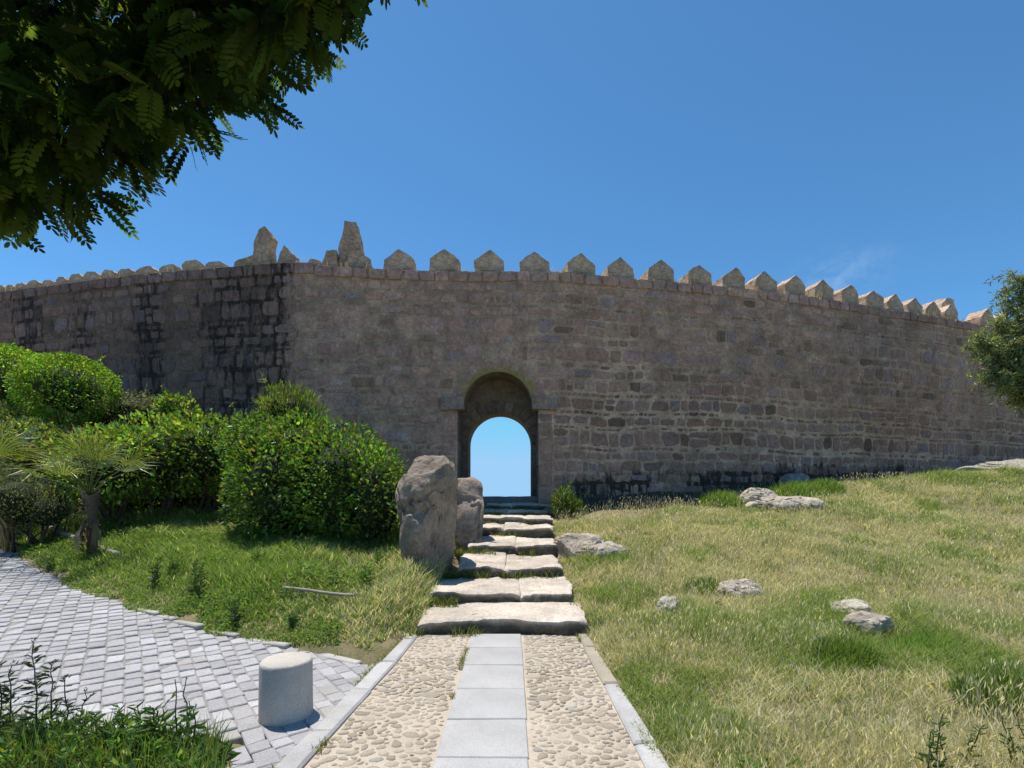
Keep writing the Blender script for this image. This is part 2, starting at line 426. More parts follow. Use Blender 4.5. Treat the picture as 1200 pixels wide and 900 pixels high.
# ------------------------------------------------------------------ steps
stair = empty('stone_stairway', (-.2, 5.6, 0)); SY = np.array([-.2, 5.6, 0])
tag(stair, 'worn stone stairway of pale slabs climbing to the archway', 'stairway')
spec = [  # y front, z bottom, z top, y back, slope up, left px, right px
    (5.62, -.06, .155, 6.75, .02, 490, 689), (6.5, .12, .285, 7.9, .05, 502, 675), (7.6, .30, .49, 9.1, .06, 537, 659),
    (8.8, .52, .72, 10.3, .06, 549, 656), (10.0, .75, .945, 11.4, .05, 552, 648), (11.0, .93, 1.14, 12.4, .06, 556, 646), (11.9, 1.12, 1.26, 13.0, .07, 566, 645), (12.6, 1.24, 1.40, 13.35, .06, 570, 644)]
for k, (yf, z0, z1, ybk, slp, pl, pr) in enumerate(spec):
    xl, xr = (pl - CX) / F * yf, (pr - CX) / F * yf
    cuts = {2: [.45], 3: [.52], 4: [.4], 1: [.62], 6: [.36], 7: [.4]}.get(k, [])
    e = [0] + cuts + [1]
    for i in range(len(e) - 1):
        a, b = lerp(xl, xr, e[i]), lerp(xl, xr, e[i + 1])
        off = rng.uniform(-.03, .07) if cuts else 0
        V, Fc = box_grid(46, 30, 8)
        th = z1 - z0 + .12; ly = ybk - yf - off
        sgn = np.sign(V); r = np.abs(V)
        # rounded worn edges
        ed = sstep(.40, .5, r[:, 0]) * sstep(.42, .5, r[:, 1])
        P_ = V * [b - a - .002, ly, th]
        top = (V[:, 2] > 0)
        P_[:, 2] -= top * (.03 * ed + .010 * sstep(.47, .5, r[:, 1]) + .012 * sstep(.47, .5, r[:, 0]))
        P_ += [(a + b) / 2, yf + off + ly / 2, z1 - th / 2 - .0]
        P_[:, 2] += (P_[:, 1] - yf) * slp / 1.2 * top
        o = 10 * k + 3 * i
        nz = fbm(P_[:, 0] * 2.2 + o, P_[:, 1] * 2.2, P_[:, 2] * 4, seed=31, oct=6); n9 = fbm(P_[:, 0] * 8 + o, P_[:, 1] * 8, P_[:, 2] * 8, seed=36, oct=3)
        lay_ = sstep(-.05, .12, fbm(P_[:, 0] * 1.3 + o * 2, P_[:, 1] * 1.6, seed=37, oct=5))     # a flaked upper layer
        P_[:, 2] += top * (.045 * nz + .022 * lay_ - .011) + rng.normal(0, .012) * top
        P_[:, 1] += (V[:, 1] < -.47) * (.045 * n9)
        P_[:, 1] += (V[:, 1] < -.3) * (.10 * fbm(P_[:, 0] * 2.6 + o, P_[:, 2] * 3, seed=33, oct=4))
        P_[:, 0] += (r[:, 0] > .45) * sgn[:, 0] * (.10 if (i == 0 and sgn[0, 0] < 9) else .1) * ((sgn[:, 0] < 0) * (i == 0) + (sgn[:, 0] > 0) * (i == len(e) - 2) + .12) * fbm(P_[:, 1] * 2.5 + o, P_[:, 2] * 4, seed=34, oct=3)
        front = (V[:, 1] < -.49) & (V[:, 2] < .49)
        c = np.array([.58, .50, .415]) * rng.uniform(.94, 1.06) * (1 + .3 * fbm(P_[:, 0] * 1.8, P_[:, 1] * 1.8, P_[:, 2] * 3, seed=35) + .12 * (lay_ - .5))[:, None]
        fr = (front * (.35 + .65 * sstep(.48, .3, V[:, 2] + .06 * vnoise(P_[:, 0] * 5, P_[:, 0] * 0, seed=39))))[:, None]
        c = c * (1 - fr * .9) + np.array([.05, .048, .026]) * fr * .9      # mossy risers, their shade also painted into the colour
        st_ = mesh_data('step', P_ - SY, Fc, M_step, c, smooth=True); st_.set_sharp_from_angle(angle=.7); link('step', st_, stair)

# ------------------------------------------------------------------ rocks
def rock(name, c, dims, seed, col=(.34, .31, .27), sub=5, amp=.3, cuts=6, rotz=0., block=1., parent=None):
    V, Fc = ICO[sub]; r_ = np.random.default_rng(seed)
    P_ = np.sign(V) * np.abs(V) ** block
    for _ in range(cuts):
        nrm = r_.normal(size=3); nrm[2] = nrm[2] * .7 ; nrm /= np.linalg.norm(nrm); dd = r_.uniform(.55, .85)
        s = P_ @ nrm; P_ -= np.maximum(s - dd, 0)[:, None] * nrm * .9
    Q = P_ * np.asarray(dims) / max(dims) * 1.5
    nn = fbm(Q[:, 0] * 1.5 + seed, Q[:, 1] * 1.5, Q[:, 2] * 1.5, seed=seed, oct=6)
    rid = np.abs(fbm(Q[:, 0] * 1.2 + seed + 2 * Q[:, 2] * .4, Q[:, 1] * 1.2, Q[:, 2] * 1.6, seed=seed + 5, oct=3))
    P_ = P_ * (1 + amp * nn - amp * .35 * sstep(.04, 0, rid))[:, None]
    P_ = P_ * (np.asarray(dims) / 2)
    cr, sr = math.cos(rotz), math.sin(rotz)
    P_ = np.c_[P_[:, 0] * cr - P_[:, 1] * sr, P_[:, 0] * sr + P_[:, 1] * cr, P_[:, 2]]
    cc = np.asarray(col) * (1 + .45 * nn + .25 * fbm(P_[:, 0] * 7, P_[:, 1] * 7, P_[:, 2] * 7, seed=seed + 9))[:, None]
    me_ = mesh_data(name, P_, Fc, M_rock, np.clip(cc, .03, 1), smooth=True); me_.set_sharp_from_angle(angle=.6)
    o = link(name, me_, parent, tuple(c))
    return o
R1 = (.36, .32, .28)
tag(rock('boulder', (-1.36, 8.1, 1.0), (.94, 1.9, 2.6), 12, (.34, .27, .21), 6, .2, 5, block=.62), 'tall weathered grey boulder beside the left of the steps', 'boulder')
tag(rock('boulder', (-.95, 9.9, 1.2), (.86, 2.5, 1.52), 23, (.32, .25, .195), 5, .2, 5, block=.62), 'smaller brown boulder behind the tall one, near the archway', 'boulder')
p_ = hit(682, 650); tag(rock('rock', (p_[0] - .05, p_[1] + .1, p_[2] + .10), (.95, .8, .56), 32, (.52, .44, .36), amp=.2, cuts=4, block=.8), 'rounded pale rock in the grass just right of the steps', 'rock')
p_ = hit(712, 652); tag(rock('rock', (p_[0], p_[1], p_[2] + .05), (.8, .55, .4), 37, (.54, .47, .38), amp=.22), 'low broken rock leaning on the rounded rock by the steps', 'rock')
p_ = hit(784, 724); tag(rock('rock', (p_[0], p_[1], p_[2] + .09), (.34, .34, .32), 41, (.62, .56, .48)), 'small pale stone poking from dry grass near the path', 'rock')
p_ = hit(863, 700); tag(rock('rock', (p_[0], p_[1], p_[2] + .06), (.66, .55, .36), 43, (.60, .51, .43)), 'flat pinkish rock half sunk in the middle of the slope', 'rock')
p_ = hit(1022, 742); tag(rock('rock', (p_[0], p_[1], p_[2] + .07), (.52, .38, .30), 47, (.58, .50, .41), rotz=-.5), 'grey angular rock behind a dark green grass clump', 'rock')
p_ = hit(1000, 722); tag(rock('rock', (p_[0], p_[1], p_[2] + .06), (.46, .5, .24), 49, (.58, .52, .42)), 'low tan rock ridge trailing behind the grey angular rock', 'rock')
p_ = hit(886, 590); tag(rock('rock', (p_[0], p_[1], p_[2] + .1), (1.0, .9, .6), 53, (.54, .47, .37)), 'lumpy tan rock at the top of the slope below the wall', 'rock')
p_ = hit(925, 594); tag(rock('rock', (p_[0], p_[1], p_[2] + .02), (1.9, 1.3, .5), 57, (.54, .47, .37)), 'low wide tan outcrop beside the lumpy rock on the slope', 'rock')
tag(rock('rock', (15.6, 14.2, T(15.6, 14.2) + .02), (4.6, 1.8, .75), 59, (.44, .40, .35)), 'long smooth rock slab at the right end of the slope', 'rock')
p_ = hit(930, 566); tag(rock('rock', (p_[0], p_[1], p_[2] + .1), (.9, .5, .4), 61, (.3, .29, .28)), 'dark stone in the shade at the foot of the wall', 'rock')

# ------------------------------------------------------------------ town wall
wall = empty('town_wall', (0, 13.3, 0)); W0 = np.array([0, 13.3, 0])
tag(wall, 'long battlemented medieval stone wall with an arched gateway', 'wall')
seg = np.hypot(np.diff(WX), np.diff(WY)); S_ = np.concatenate([[0], np.cumsum(seg)])
XD = np.concatenate([np.linspace(WX[i], WX[i + 1], 40, endpoint=False) for i in range(len(WX) - 1)] + [[WX[-1]]])
def s_of_x(x): return np.interp(x, WX, S_)
def wpos(s):
    s = np.asarray(s, float)
    return sum(np.interp(s + d, S_, WX) for d in SMO) / len(SMO), sum(np.interp(s + d, S_, WY) for d in SMO) / len(SMO)
SMO = np.linspace(-.9, .9, 7)
segn = np.stack([np.diff(WY), -np.diff(WX)], -1) / seg[:, None]
def wnorm(s):
    s = np.asarray(s, float); n = sum(segn[np.clip(np.searchsorted(S_, s + d, side='right') - 1, 0, len(seg) - 1)] for d in SMO)
    return n / np.linalg.norm(n, axis=-1)[..., None]
SCOR = float(s_of_x(CORNER_X)); DC = -.39; SD = float(s_of_x(DC))
def ztop(s): return np.where(np.asarray(s) < SCOR + .35, ZT_L, ZT)
def wmap(s, z, off):
    s = np.asarray(s, float); x, y = wpos(s); n = wnorm(s)
    off = off + .05 * vnoise(s * .35, np.asarray(z) * .4, seed=71)*sstep(1.5, 2.6, np.abs(s - SD))
    return np.stack([x + n[..., 0] * off, y + n[..., 1] * off, np.asarray(z, float)], -1) - W0
AR, ASP, JH = .95, 4.15, 1.13
def open_z(dx):
    a = np.abs(dx)
    return np.where(a < AR, ASP + np.sqrt(np.maximum(AR * AR - a * a, 0)), np.where(a < JH + 1e-6, ASP, -99.))
def stain_shade_of(s, z):
    s = np.asarray(s, float); z = np.asarray(z, float)
    L = sstep(SCOR + .2, SCOR - .8, s) * (.25 + .85 * sstep(-.15, .5, vnoise(s * .9, z * .22, seed=81))) * sstep(1., 3.5, z) * .8
    L = L + sstep(SCOR - 3.6, SCOR - 2.2, s) * sstep(SCOR + .2, SCOR - .5, s) * .55 * sstep(2.5, 4, z)
    gz = terrain(*wpos(s), detail=False)
    B = 1.15 * sstep(1.0, .25, z - gz) * sstep(-.3, .2, vnoise(s * .6, z * .6, seed=83) + .25) * sstep(SD + 1.2, SD + 2.2, s)  # damp staining at the foot, plus the black shade there painted in
    return np.clip(L + B, 0, 1.2)
def moss_of(s, z):
    dx = np.asarray(s) - SD - .0; r = np.hypot(dx, np.asarray(z) - ASP)
    return sstep(1.42, .95, r) * (np.asarray(z) > ASP - .05) * sstep(-.2, .4, np.asarray(z) - ASP)
wb = MB()
TH = 2.8
# front face (mortar): columns either side of the gate, then above the arch
def face_cols(ss, zlo):
    ss = np.asarray(ss); nz = 26
    t = np.linspace(0, 1, nz)[:, None]
    zt = ztop(ss) - .0
    Z = zlo[None, :] + (zt - zlo)[None, :] * t; Sg = np.broadcast_to(ss, Z.shape)
    P_ = wmap(Sg, Z, 0.)
    I = np.arange(Z.size).reshape(Z.shape)
    q = np.stack([I[:-1, :-1], I[:-1, 1:], I[1:, 1:], I[1:, :-1]], -1).reshape(-1, 4)
    nn = fbm(Sg * .8, Z * .8, seed=90)
    base = np.array([.58, .405, .28])[None] * (1 + .3 * nn.reshape(-1))[:, None]
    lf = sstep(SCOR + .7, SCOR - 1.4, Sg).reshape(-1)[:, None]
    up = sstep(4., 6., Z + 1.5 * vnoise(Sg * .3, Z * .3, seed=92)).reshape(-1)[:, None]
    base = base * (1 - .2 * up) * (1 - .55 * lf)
    wb.add(P_.reshape(-1, 3), q, base, 1, stain=stain_shade_of(Sg, Z).ravel(), moss=moss_of(Sg, Z).ravel())
sl_ = np.unique(np.concatenate([np.arange(0, SD - JH, .3), S_[(S_ < SD - JH)], [SCOR + .349, SCOR + .351], [SD - JH]]))
sr_ = np.unique(np.concatenate([[SD + JH], np.arange(SD + JH, S_[-1], .3), S_[S_ > SD + JH]]))
face_cols(sl_, np.full(len(sl_), .5)); face_cols(sr_, np.full(len(sr_), .5))
dxs = np.concatenate([[-JH], -AR * np.cos(np.linspace(0, math.pi, 33)), [JH]])
face_cols(SD + dxs, open_z(dxs * .99999))
# top and back
for ss in (np.arange(0, S_[-1], .4),):
    a = wmap(ss, ztop(ss) - .001, 0.); b = wmap(ss, ztop(ss) - .001, -TH); n_ = len(ss); i = np.arange(n_ - 1)
    wb.add(np.concatenate([a, b]), np.stack([i, i + 1, n_ + i + 1, n_ + i], -1), (.30, .26, .19), 1)
for ss, z0f in ((sl_, .0), (sr_, .0), (SD + dxs, None)):
    z0 = np.full(len(ss), -7.) if z0f is not None else open_z(dxs * .99999)
    a = wmap(ss, z0, -TH); b = wmap(ss, ztop(ss), -TH); n_ = len(ss); i = np.arange(n_ - 1)
    wb.add(np.concatenate([a, b]), np.stack([i, n_ + i, n_ + i + 1, i + 1], -1), (.28, .24, .19), 1)
# stones
PAL = .97 * np.array([[.55, .335, .245], [.545, .33, .255], [.52, .33, .275], [.46, .335, .30], [.42, .26, .18], [.56, .365, .265], [.30, .20, .15], [.53, .36, .29]])
PW = np.array([.28, .22, .14, .06, .08, .13, .025, .06]); PW /= PW.sum()
def stone(s0, s1, z0, z1, proud=None, e=None, col=None, gap=None):
    w, h = s1 - s0, z1 - z0
    if w < .05 or h < .04: return
    n = 12; gap = rng.uniform(.012, .035) if gap is None else gap
    e = rng.uniform(.28, .62) if e is None else e
    an = (np.arange(n) + .5) * 2 * math.pi / n
    c_, s_ = np.cos(an), np.sin(an)
    px = np.sign(c_) * np.abs(c_) ** e * (w / 2 - gap); pz = np.sign(s_) * np.abs(s_) ** e * (h / 2 - gap)
    jx = rng.normal(0, .045, n) * w; jz = rng.normal(0, .06, n) * h
    px = np.clip(px + jx, -w / 2 + .004, w / 2 - .004); pz = np.clip(pz + jz, -h / 2 + .004, h / 2 - .004)
    # a skew makes some stones trapezoidal
    px = px * (1 + rng.normal(0, .10) * pz / h * 2)
    sc, zc = (s0 + s1) / 2, (z0 + z1) / 2
    proud = rng.uniform(.006, .022) if proud is None else proud
    rs = [(1., -.02), (.985, proud * .45), (.90, proud), (.5, proud + rng.normal(0, .0015))]
    Sg = np.concatenate([sc + px * k for k, _ in rs] + [[sc]]); Z = np.concatenate([zc + pz * k for k, _ in rs] + [[zc]])
    O = np.concatenate([np.full(n, o) for _, o in rs] + [[proud]])
    if col is None:
        col = PAL[rng.choice(len(PAL), p=PW)] * rng.uniform(.86, 1.14)
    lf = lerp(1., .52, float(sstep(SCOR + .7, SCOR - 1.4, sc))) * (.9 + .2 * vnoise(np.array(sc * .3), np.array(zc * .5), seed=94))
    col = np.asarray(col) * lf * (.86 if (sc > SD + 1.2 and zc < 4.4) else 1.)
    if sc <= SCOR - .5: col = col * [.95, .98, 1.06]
    i = np.arange(n); j = (i + 1) % n
    q = np.concatenate([np.stack([k * n + i, k * n + j, (k + 1) * n + j, (k + 1) * n + i], -1) for k in range(3)])
    fd = sstep(2.0, 3.2, np.abs(Sg - SD)) * sstep(ztop(Sg) - .3, ztop(Sg) - 1.2, Z)
    Z = Z + fd * (.05 * vnoise(Sg * .45, Z * .6, seed=96) + .04 * vnoise(Sg * 1.6, Z * 1.2, seed=97)); Sg = Sg + fd * .07 * vnoise(Sg * .8, Z * 1.1, seed=98)
    P_ = wmap(Sg, Z, O)
    wb.add(P_, [q, np.stack([3 * n + i, 3 * n + j, np.full(n, 4 * n)], -1)], col, 0, stain=stain_shade_of(Sg, Z) * rng.uniform(.25, .75), moss=moss_of(Sg, Z))
def gapint(z0, z1):
    """stretch of a course taken by the gate and its dressed stones"""
    zz = np.linspace(z0, z1, 5); h = 0
    for z in zz:
        if z < ASP: h = max(h, JH + .42)
        else:
            r = AR + .36
            if z - ASP < r: h = max(h, math.sqrt(r * r - (z - ASP) ** 2))
    return h
def course(sa, sb, z0, z1, wl_, wh_, small=False):
    s = sa - rng.uniform(0, wl_)
    while s < sb:
        w = rng.uniform(wl_, wh_) * (rng.uniform(.6, 1.) if rng.random() < .35 else 1.); e = min(s + w, sb)
        if sb - e < wl_ * .5: e = sb
        a = max(s, sa)
        if small:
            if rng.random() < .7: stone(a, e, z0, z1 - rng.uniform(0, .03), gap=.012, e=rng.uniform(.55, .95), proud=rng.uniform(.005, .02), col=PAL[rng.choice(len(PAL), p=PW)] * rng.uniform(.72, 1.05))
        elif rng.random() < .12 and z1 - z0 > .35:           # two small stones one above the other
            zm = lerp(z0, z1, rng.uniform(.4, .6)); stone(a, e, z0, zm); stone(a, e, zm, z1)
        else:
            stone(a, e, z0 + rng.uniform(0, .04), z1 - rng.uniform(0, .05))
        s = e
def run(sa, sb, zmax):
    z = .7
    while z < zmax - .05:
        h = rng.uniform(.27, .50); h = min(h, zmax - z)
        if zmax - (z + h) < .2: h = zmax - z
        parts = []
        g_ = gapint(z, z + h)
        if g_ > 0 and sa < SD < sb: parts = [(sa, SD - g_), (SD + g_, sb)]
        else: parts = [(sa, sb)]
        for a, b in parts: course(a, b, z, z + h, .24, .66)
        z += h
        if z < zmax - .5 and rng.random() < (.6 if z < 4.2 else .22):
            hh = rng.uniform(.09, .16); g_ = gapint(z, z + hh)
            parts = [(sa, SD - g_), (SD + g_, sb)] if (g_ > 0 and sa < SD < sb) else [(sa, sb)]
            for a, b in parts: course(a, b, z, z + hh, .1, .32, True)
            z += hh
run(0, SCOR, ZT_L - .3); 
SB = SCOR
run(SB, S_[-1], ZT - .3)
# top course of squarer blocks
s = 0.
while s < S_[-1] - .5:
    w = rng.uniform(.3, .55); zt = float(ztop(s + w / 2))
    stone(s, s + w, zt - .30, zt + rng.uniform(-.02, .02), proud=rng.uniform(.03, .06), e=.25, gap=.008, col=PAL[rng.choice([1, 2, 5, 7])] * rng.uniform(.85, 1.1)); s += w
# dressed jambs, imposts and voussoirs of the gate
BL = np.array([.36, .275, .235])
for sg in (-1, 1):
    z = .9
    while z < ASP - .32:
        h = rng.uniform(.4, .75); h = min(h, ASP - .22 - z); w = rng.uniform(.40, .42)
        a, b = sorted((SD + sg * (JH + .004), SD + sg * (JH + w)))
        stone(a, b, z, z + h, proud=.02, e=.25, gap=.008, col=(BL if rng.random() < .4 else PAL[rng.choice([0, 1, 5])]) * rng.uniform(.85, 1.1)); z += h
nv = 15
for k in range(nv):
    a0, a1 = math.pi * k / nv + rng.uniform(.002, .01), math.pi * (k + 1) / nv - rng.uniform(.002, .01)
    r0, r1 = AR + .012, AR + .36 + rng.normal(0, .06)
    pts = []
    for off, ins in ((-.02, 0), (.008, .003), (.014, .02)):
        aa = np.array([a0 + ins / r0, a1 - ins / r0, a1 - ins / r1, a0 + ins / r1]); rr = np.array([r0 + ins, r0 + ins, r1 - ins, r1 - ins])
        sg_ = SD + np.cos(aa) * rr; zz_ = ASP + np.sin(aa) * rr + .002
        pts.append((sg_, zz_, np.full(4, off)))
    Sg, Z, O = [np.concatenate(t) for t in zip(*pts)]
    i = np.arange(4); j = (i + 1) % 4
    wb.add(wmap(Sg, Z, O), np.concatenate([np.stack([i, j, 4 + j, 4 + i], -1), np.stack([4 + i, 4 + j, 8 + j, 8 + i], -1), [[8, 9, 10, 11]]])[:, ::-1], PAL[rng.choice([0, 1, 5])] * rng.uniform(.8, 1.1), 0, moss=moss_of(Sg, Z), stain=0)
wface = wb.obj('wall_face', [M_wall, M_mortar], wall)
# imposts
for sg, (xa, xb) in ((-1, (-1.98, -1.335)), (1, (.555, 1.25))):
    V, Fc = box_grid(8, 4, 5); P_ = V * [xb - xa, .36, .34]
    P_[:, 2] += .04 * sg * (V[:, 0]) * -1
    P_ += .02 * np.stack([fbm(P_[:, 0] * 4 + 9 * k, P_[:, 1] * 4 + sg, P_[:, 2] * 4, seed=61 + k) for k in range(3)], -1)
    link('impost', mesh_data('impost', P_, Fc, M_rock, np.broadcast_to([.37, .27, .215], (len(P_), 3)), smooth=False), wall, ((xa + xb) / 2, -.02 + .09, ASP + .05))
# gate passage
def prof(hw, r, spz, n=24, zb=.4):
    an = np.linspace(math.pi, 0, n)
    return np.array([[-hw, zb], [-hw, spz * .6], [-hw, spz], [-r, spz + .001]] + [[r * math.cos(t), spz + r * math.sin(t) + .002] for t in an] + [[r, spz + .001], [hw, spz], [hw, spz * .6], [hw, zb]])
outer = prof(JH, AR, ASP); inner = prof(.945, .945, 3.19)
cxo, cxi = DC, -.36
secs = [(outer, cxo, 13.3), (outer, cxo, 14.25), (inner, cxi, 14.25), (inner, cxi, 15.05), (outer, cxi, 15.05), (outer, cxi, 13.3 + TH)]
pm = MB(); V = []
for pr_, cx_, y_ in secs: V.append(np.c_[pr_[:, 0] + cx_, np.full(len(pr_), y_), pr_[:, 1]] - W0)
n_ = len(outer); i = np.arange(n_ - 1)
Vc = np.concatenate(V)
q = np.concatenate([np.stack([k * n_ + i, k * n_ + i + 1, (k + 1) * n_ + i + 1, (k + 1) * n_ + i], -1) for k in range(len(secs) - 1)])
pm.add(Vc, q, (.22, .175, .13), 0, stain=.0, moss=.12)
# stones on the inner face: voussoirs round the smaller arch, blocks on its jambs
def blk(pts, y0, y1, col):
    p = np.asarray(pts, float); c0 = p.mean(0)
    A = np.c_[p[:, 0], np.full(len(p), y0), p[:, 1]] - W0
    q_ = c0 + (p - c0) * .93; B = np.c_[q_[:, 0], np.full(len(p), y1), q_[:, 1]] - W0
    k = len(p); i = np.arange(k); j = (i + 1) % k
    pm.add(np.concatenate([A, B]), [np.stack([i, j, k + j, k + i], -1), (k + np.arange(k))[None, :]], col, 0, moss=.1)
for k in range(13):
    a0, a1 = math.pi * k / 13 + .01, math.pi * (k + 1) / 13 - .01; r0, r1 = .95, 1.3
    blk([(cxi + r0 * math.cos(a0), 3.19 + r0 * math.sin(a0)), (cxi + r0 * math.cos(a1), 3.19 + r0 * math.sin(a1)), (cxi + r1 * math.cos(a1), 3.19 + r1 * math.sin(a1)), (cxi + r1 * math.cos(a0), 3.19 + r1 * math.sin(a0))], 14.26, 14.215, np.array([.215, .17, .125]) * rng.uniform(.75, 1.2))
for sg in (-1, 1):
    z = 1.3
    while z < 3.1:
        h = min(rng.uniform(.4, .7), 3.17 - z)
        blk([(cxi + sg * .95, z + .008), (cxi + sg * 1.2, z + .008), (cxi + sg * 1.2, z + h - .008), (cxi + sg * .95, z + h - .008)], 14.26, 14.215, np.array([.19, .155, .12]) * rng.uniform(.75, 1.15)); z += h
    z = 1.3
    while z < ASP - .1:          # reveal blocks
        h = min(rng.uniform(.45, .75), ASP - z); xw = DC + sg * JH
        V = np.array([[xw, 13.315, z + .01], [xw, 14.2, z + .01], [xw, 14.2, z + h - .01], [xw, 13.315, z + h - .01]])
        V2 = V.copy(); V2[:, 0] -= sg * .02; c0 = V2.mean(0); V2 = c0 + (V2 - c0) * [1, .96, .94]
        i = np.arange(4); j = (i + 1) % 4
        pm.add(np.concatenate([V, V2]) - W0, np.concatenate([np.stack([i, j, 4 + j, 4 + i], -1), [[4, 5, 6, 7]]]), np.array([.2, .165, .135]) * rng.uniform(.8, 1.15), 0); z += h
pm.obj('gateway_passage', M_wall, wall)
V, Fc = box_grid(14, 8, 4); P_ = V * [2.3, 1.9, .7] + [DC, 14.35, 1.275]
P_[:, 2] += .03 * fbm(P_[:, 0] * 3, P_[:, 1] * 3, seed=66) * (V[:, 2] > 0)
link('threshold', mesh_data('threshold', P_ - W0, Fc, M_step, np.broadcast_to([.22, .19, .16], (len(P_), 3)), smooth=False), wall)

# merlons
def prism(outline, depth, sub=5, seed=0, amp=.03):
    """a front outline (x,z) given real thickness, with roughened faces"""
    o = np.asarray(outline, float); dens = []
    for a, b in zip(o, np.roll(o, -1, 0)):
        k = max(1, int(np.hypot(*(b - a)) / .09)); dens.append(a + (b - a) * np.linspace(0, 1, k, endpoint=False)[:, None])
    d = np.concatenate(dens); n = len(d); c0 = d.mean(0)
    V = []; Fq = []
    ly = np.linspace(0, depth, sub + 1)
    lay = [(.0, 0.), (.5, 0.), (.85, 0.)] + [(1., y) for y in ly] + [(.85, depth), (.5, depth), (.0, depth)]
    for k, y in lay: V.append(np.c_[c0[0] + (d[:, 0] - c0[0]) * k, np.full(n, y), c0[1] + (d[:, 1] - c0[1]) * k])
    i = np.arange(n); j = (i + 1) % n
    for k in range(len(lay) - 1): Fq.append(np.stack([k * n + i, (k + 1) * n + i, (k + 1) * n + j, k * n + j], -1)[:, ::-1])
    V = np.concatenate(V)
    for a in range(3):
        V[:, a] += amp * 2 * fbm(V[:, 0] * 3.1 + seed * 3.7, V[:, 1] * 3.1 + a * 7, V[:, 2] * 3.1, seed=seed + a, oct=4)
    return V, np.concatenate(Fq)
def stonecol(V, seed, base):
    """rubble masonry: one tone per rough course block"""
    cx_ = np.floor(V[:, 0] / .27 + .37 * np.floor(V[:, 2] / .2)); cz = np.floor(V[:, 2] / .2)
    return np.asarray(base) * (.82 + .36 * _h(cx_.astype(np.int64), cz.astype(np.int64), np.zeros(len(V), np.int64), seed))[:, None]
mer = [(467, 292), (520, 292), (573, 293), (627, 295), (683, 297), (730, 301), (778, 305), (823, 310), (863, 314), (902, 318), (937, 322), (970, 328), (1001, 334), (1030, 340), (1054, 345), (1077, 349), (1099, 353.5), (1119, 357)]
def s_of_px(px):
    ss = np.linspace(0, S_[-1], 6000); x, y = wpos(ss); return float(ss[np.argmin(np.abs(CX + F * x / y - px))])
def place(o, s, off=0., z=None):
    x, y = wpos(s); n = wnorm(np.array([s]))[0]
    o.location = (x + n[0] * off, y + n[1] * off - 13.3, float(ztop(s)) if z is None else z)
    o.rotation_euler = (0, 0, math.atan2(n[1], n[0]) + math.pi / 2)
GM = 'pointed merlons along the wall top'
for k, (px, py) in enumerate(mer):
    s = s_of_px(px); y = float(wpos(s)[1]); hgt = (HY - py) / F * (y + .15) + EYE - ZT
    w = .40 * rng.uniform(.95, 1.05) * (1.02 if px < 800 else .96); sh = hgt * rng.uniform(.5, .6)
    tip = rng.normal(0, .03)
    V, Fq = prism([(-w, -.15), (w, -.15), (w * rng.uniform(.95, 1.03), sh), (w * .45 + tip, lerp(sh, hgt, .54)), (tip, hgt), (-w * .5 + tip, lerp(sh, hgt, .51)), (-w, sh * rng.uniform(.95, 1.05))], .55, seed=100 + k, amp=.024)
    o = link('merlon', mesh_data('merlon', V, Fq, M_merlon, stonecol(V, k, (.74, .535, .37)), smooth=False), wall); place(o, s, -.12)
    o['group'] = GM
V, Fq = prism([(-.5, -.1), (.55, -.1), (.45, .75), (.25, 1.15), (-.25, 1.2), (-.5, .8)], .8, seed=140, amp=.05)
o = link('ruined_pillar', mesh_data('ruined_pillar', V, Fq, M_merlon, stonecol(V, 3, (.74, .535, .37))), wall); place(o, s_of_px(1141), -.7)
for px in (1163, 1185, 1207):
    V, Fq = prism([(-.4, -.1), (.4, -.1), (.4, .4), (0, .75), (-.4, .4)], .55, seed=150 + px); o = link('merlon', mesh_data('merlon', V, Fq, M_merlon, stonecol(V, px, (.74, .535, .37))), wall); place(o, s_of_px(px), -.12)
# broken stubs along the left length
stub = [-14, -2, 10, 22, 37, 54, 70, 86, 105, 125, 145, 168, 195, 222, 250]
for k, px in enumerate(stub):
    w = .5 * (s_of_px(stub[min(k + 1, 14)]) - s_of_px(stub[min(k, 13)])) * rng.uniform(.72, .86); h = .25 * rng.uniform(.85, 1.15)
    V, Fq = prism([(-w, -.12), (w, -.12), (w * .98, h * .75), (w * .6, h * 1.0), (-w * .55, h * 1.03), (-w * .97, h * .7)], .4, seed=200 + k, amp=.025)
    o = link('merlon_stub', mesh_data('merlon_stub', V, Fq, M_merlon, stonecol(V, k, (.74, .535, .37)), smooth=False), wall); place(o, s_of_px(px), -.03)
def ruin(px, outline, depth, seed, off=-.1, base=(.62, .44, .30)):
    """outline in pixels of the survey, turned into metres at the wall's distance"""
    s = s_of_px(px); y = float(wpos(s)[1]) - off
    o_ = [((a - px) / F * y, (HY - b) / F * y + EYE - float(ztop(s))) for a, b in outline]
    V, Fq = prism(o_, depth, seed=seed, amp=.035, sub=7)
    o = link('ruined_pillar', mesh_data('ruined_pillar', V, Fq, M_merlon, stonecol(V, seed, base)), wall); place(o, s, off)
ruin(291, [(271, 313), (309, 312), (308, 299), (300, 298), (277, 302), (272, 305)], .4, 301, -.03)
ruin(307, [(293, 312), (316, 311), (315, 290), (318, 277), (308, 265), (300, 268), (296, 282)], .3, 302, -.03)
ruin(334, [(324, 311), (343, 309), (342, 296), (332, 287), (325, 294)], .3, 303, -.03)
ruin(366, [(355, 316), (376, 316), (373, 305), (362, 302)], .5, 306)
ruin(405, [(392, 318), (421, 318), (419, 284), (414, 259), (402, 258), (397, 280)], .6, 304, -.3)
ruin(386, [(374, 318), (395, 318), (393, 293), (379, 293), (377, 304)], .7, 305)
ruin(418, [(403, 318), (434, 318), (432, 303), (420, 291), (408, 296)], .6, 307)

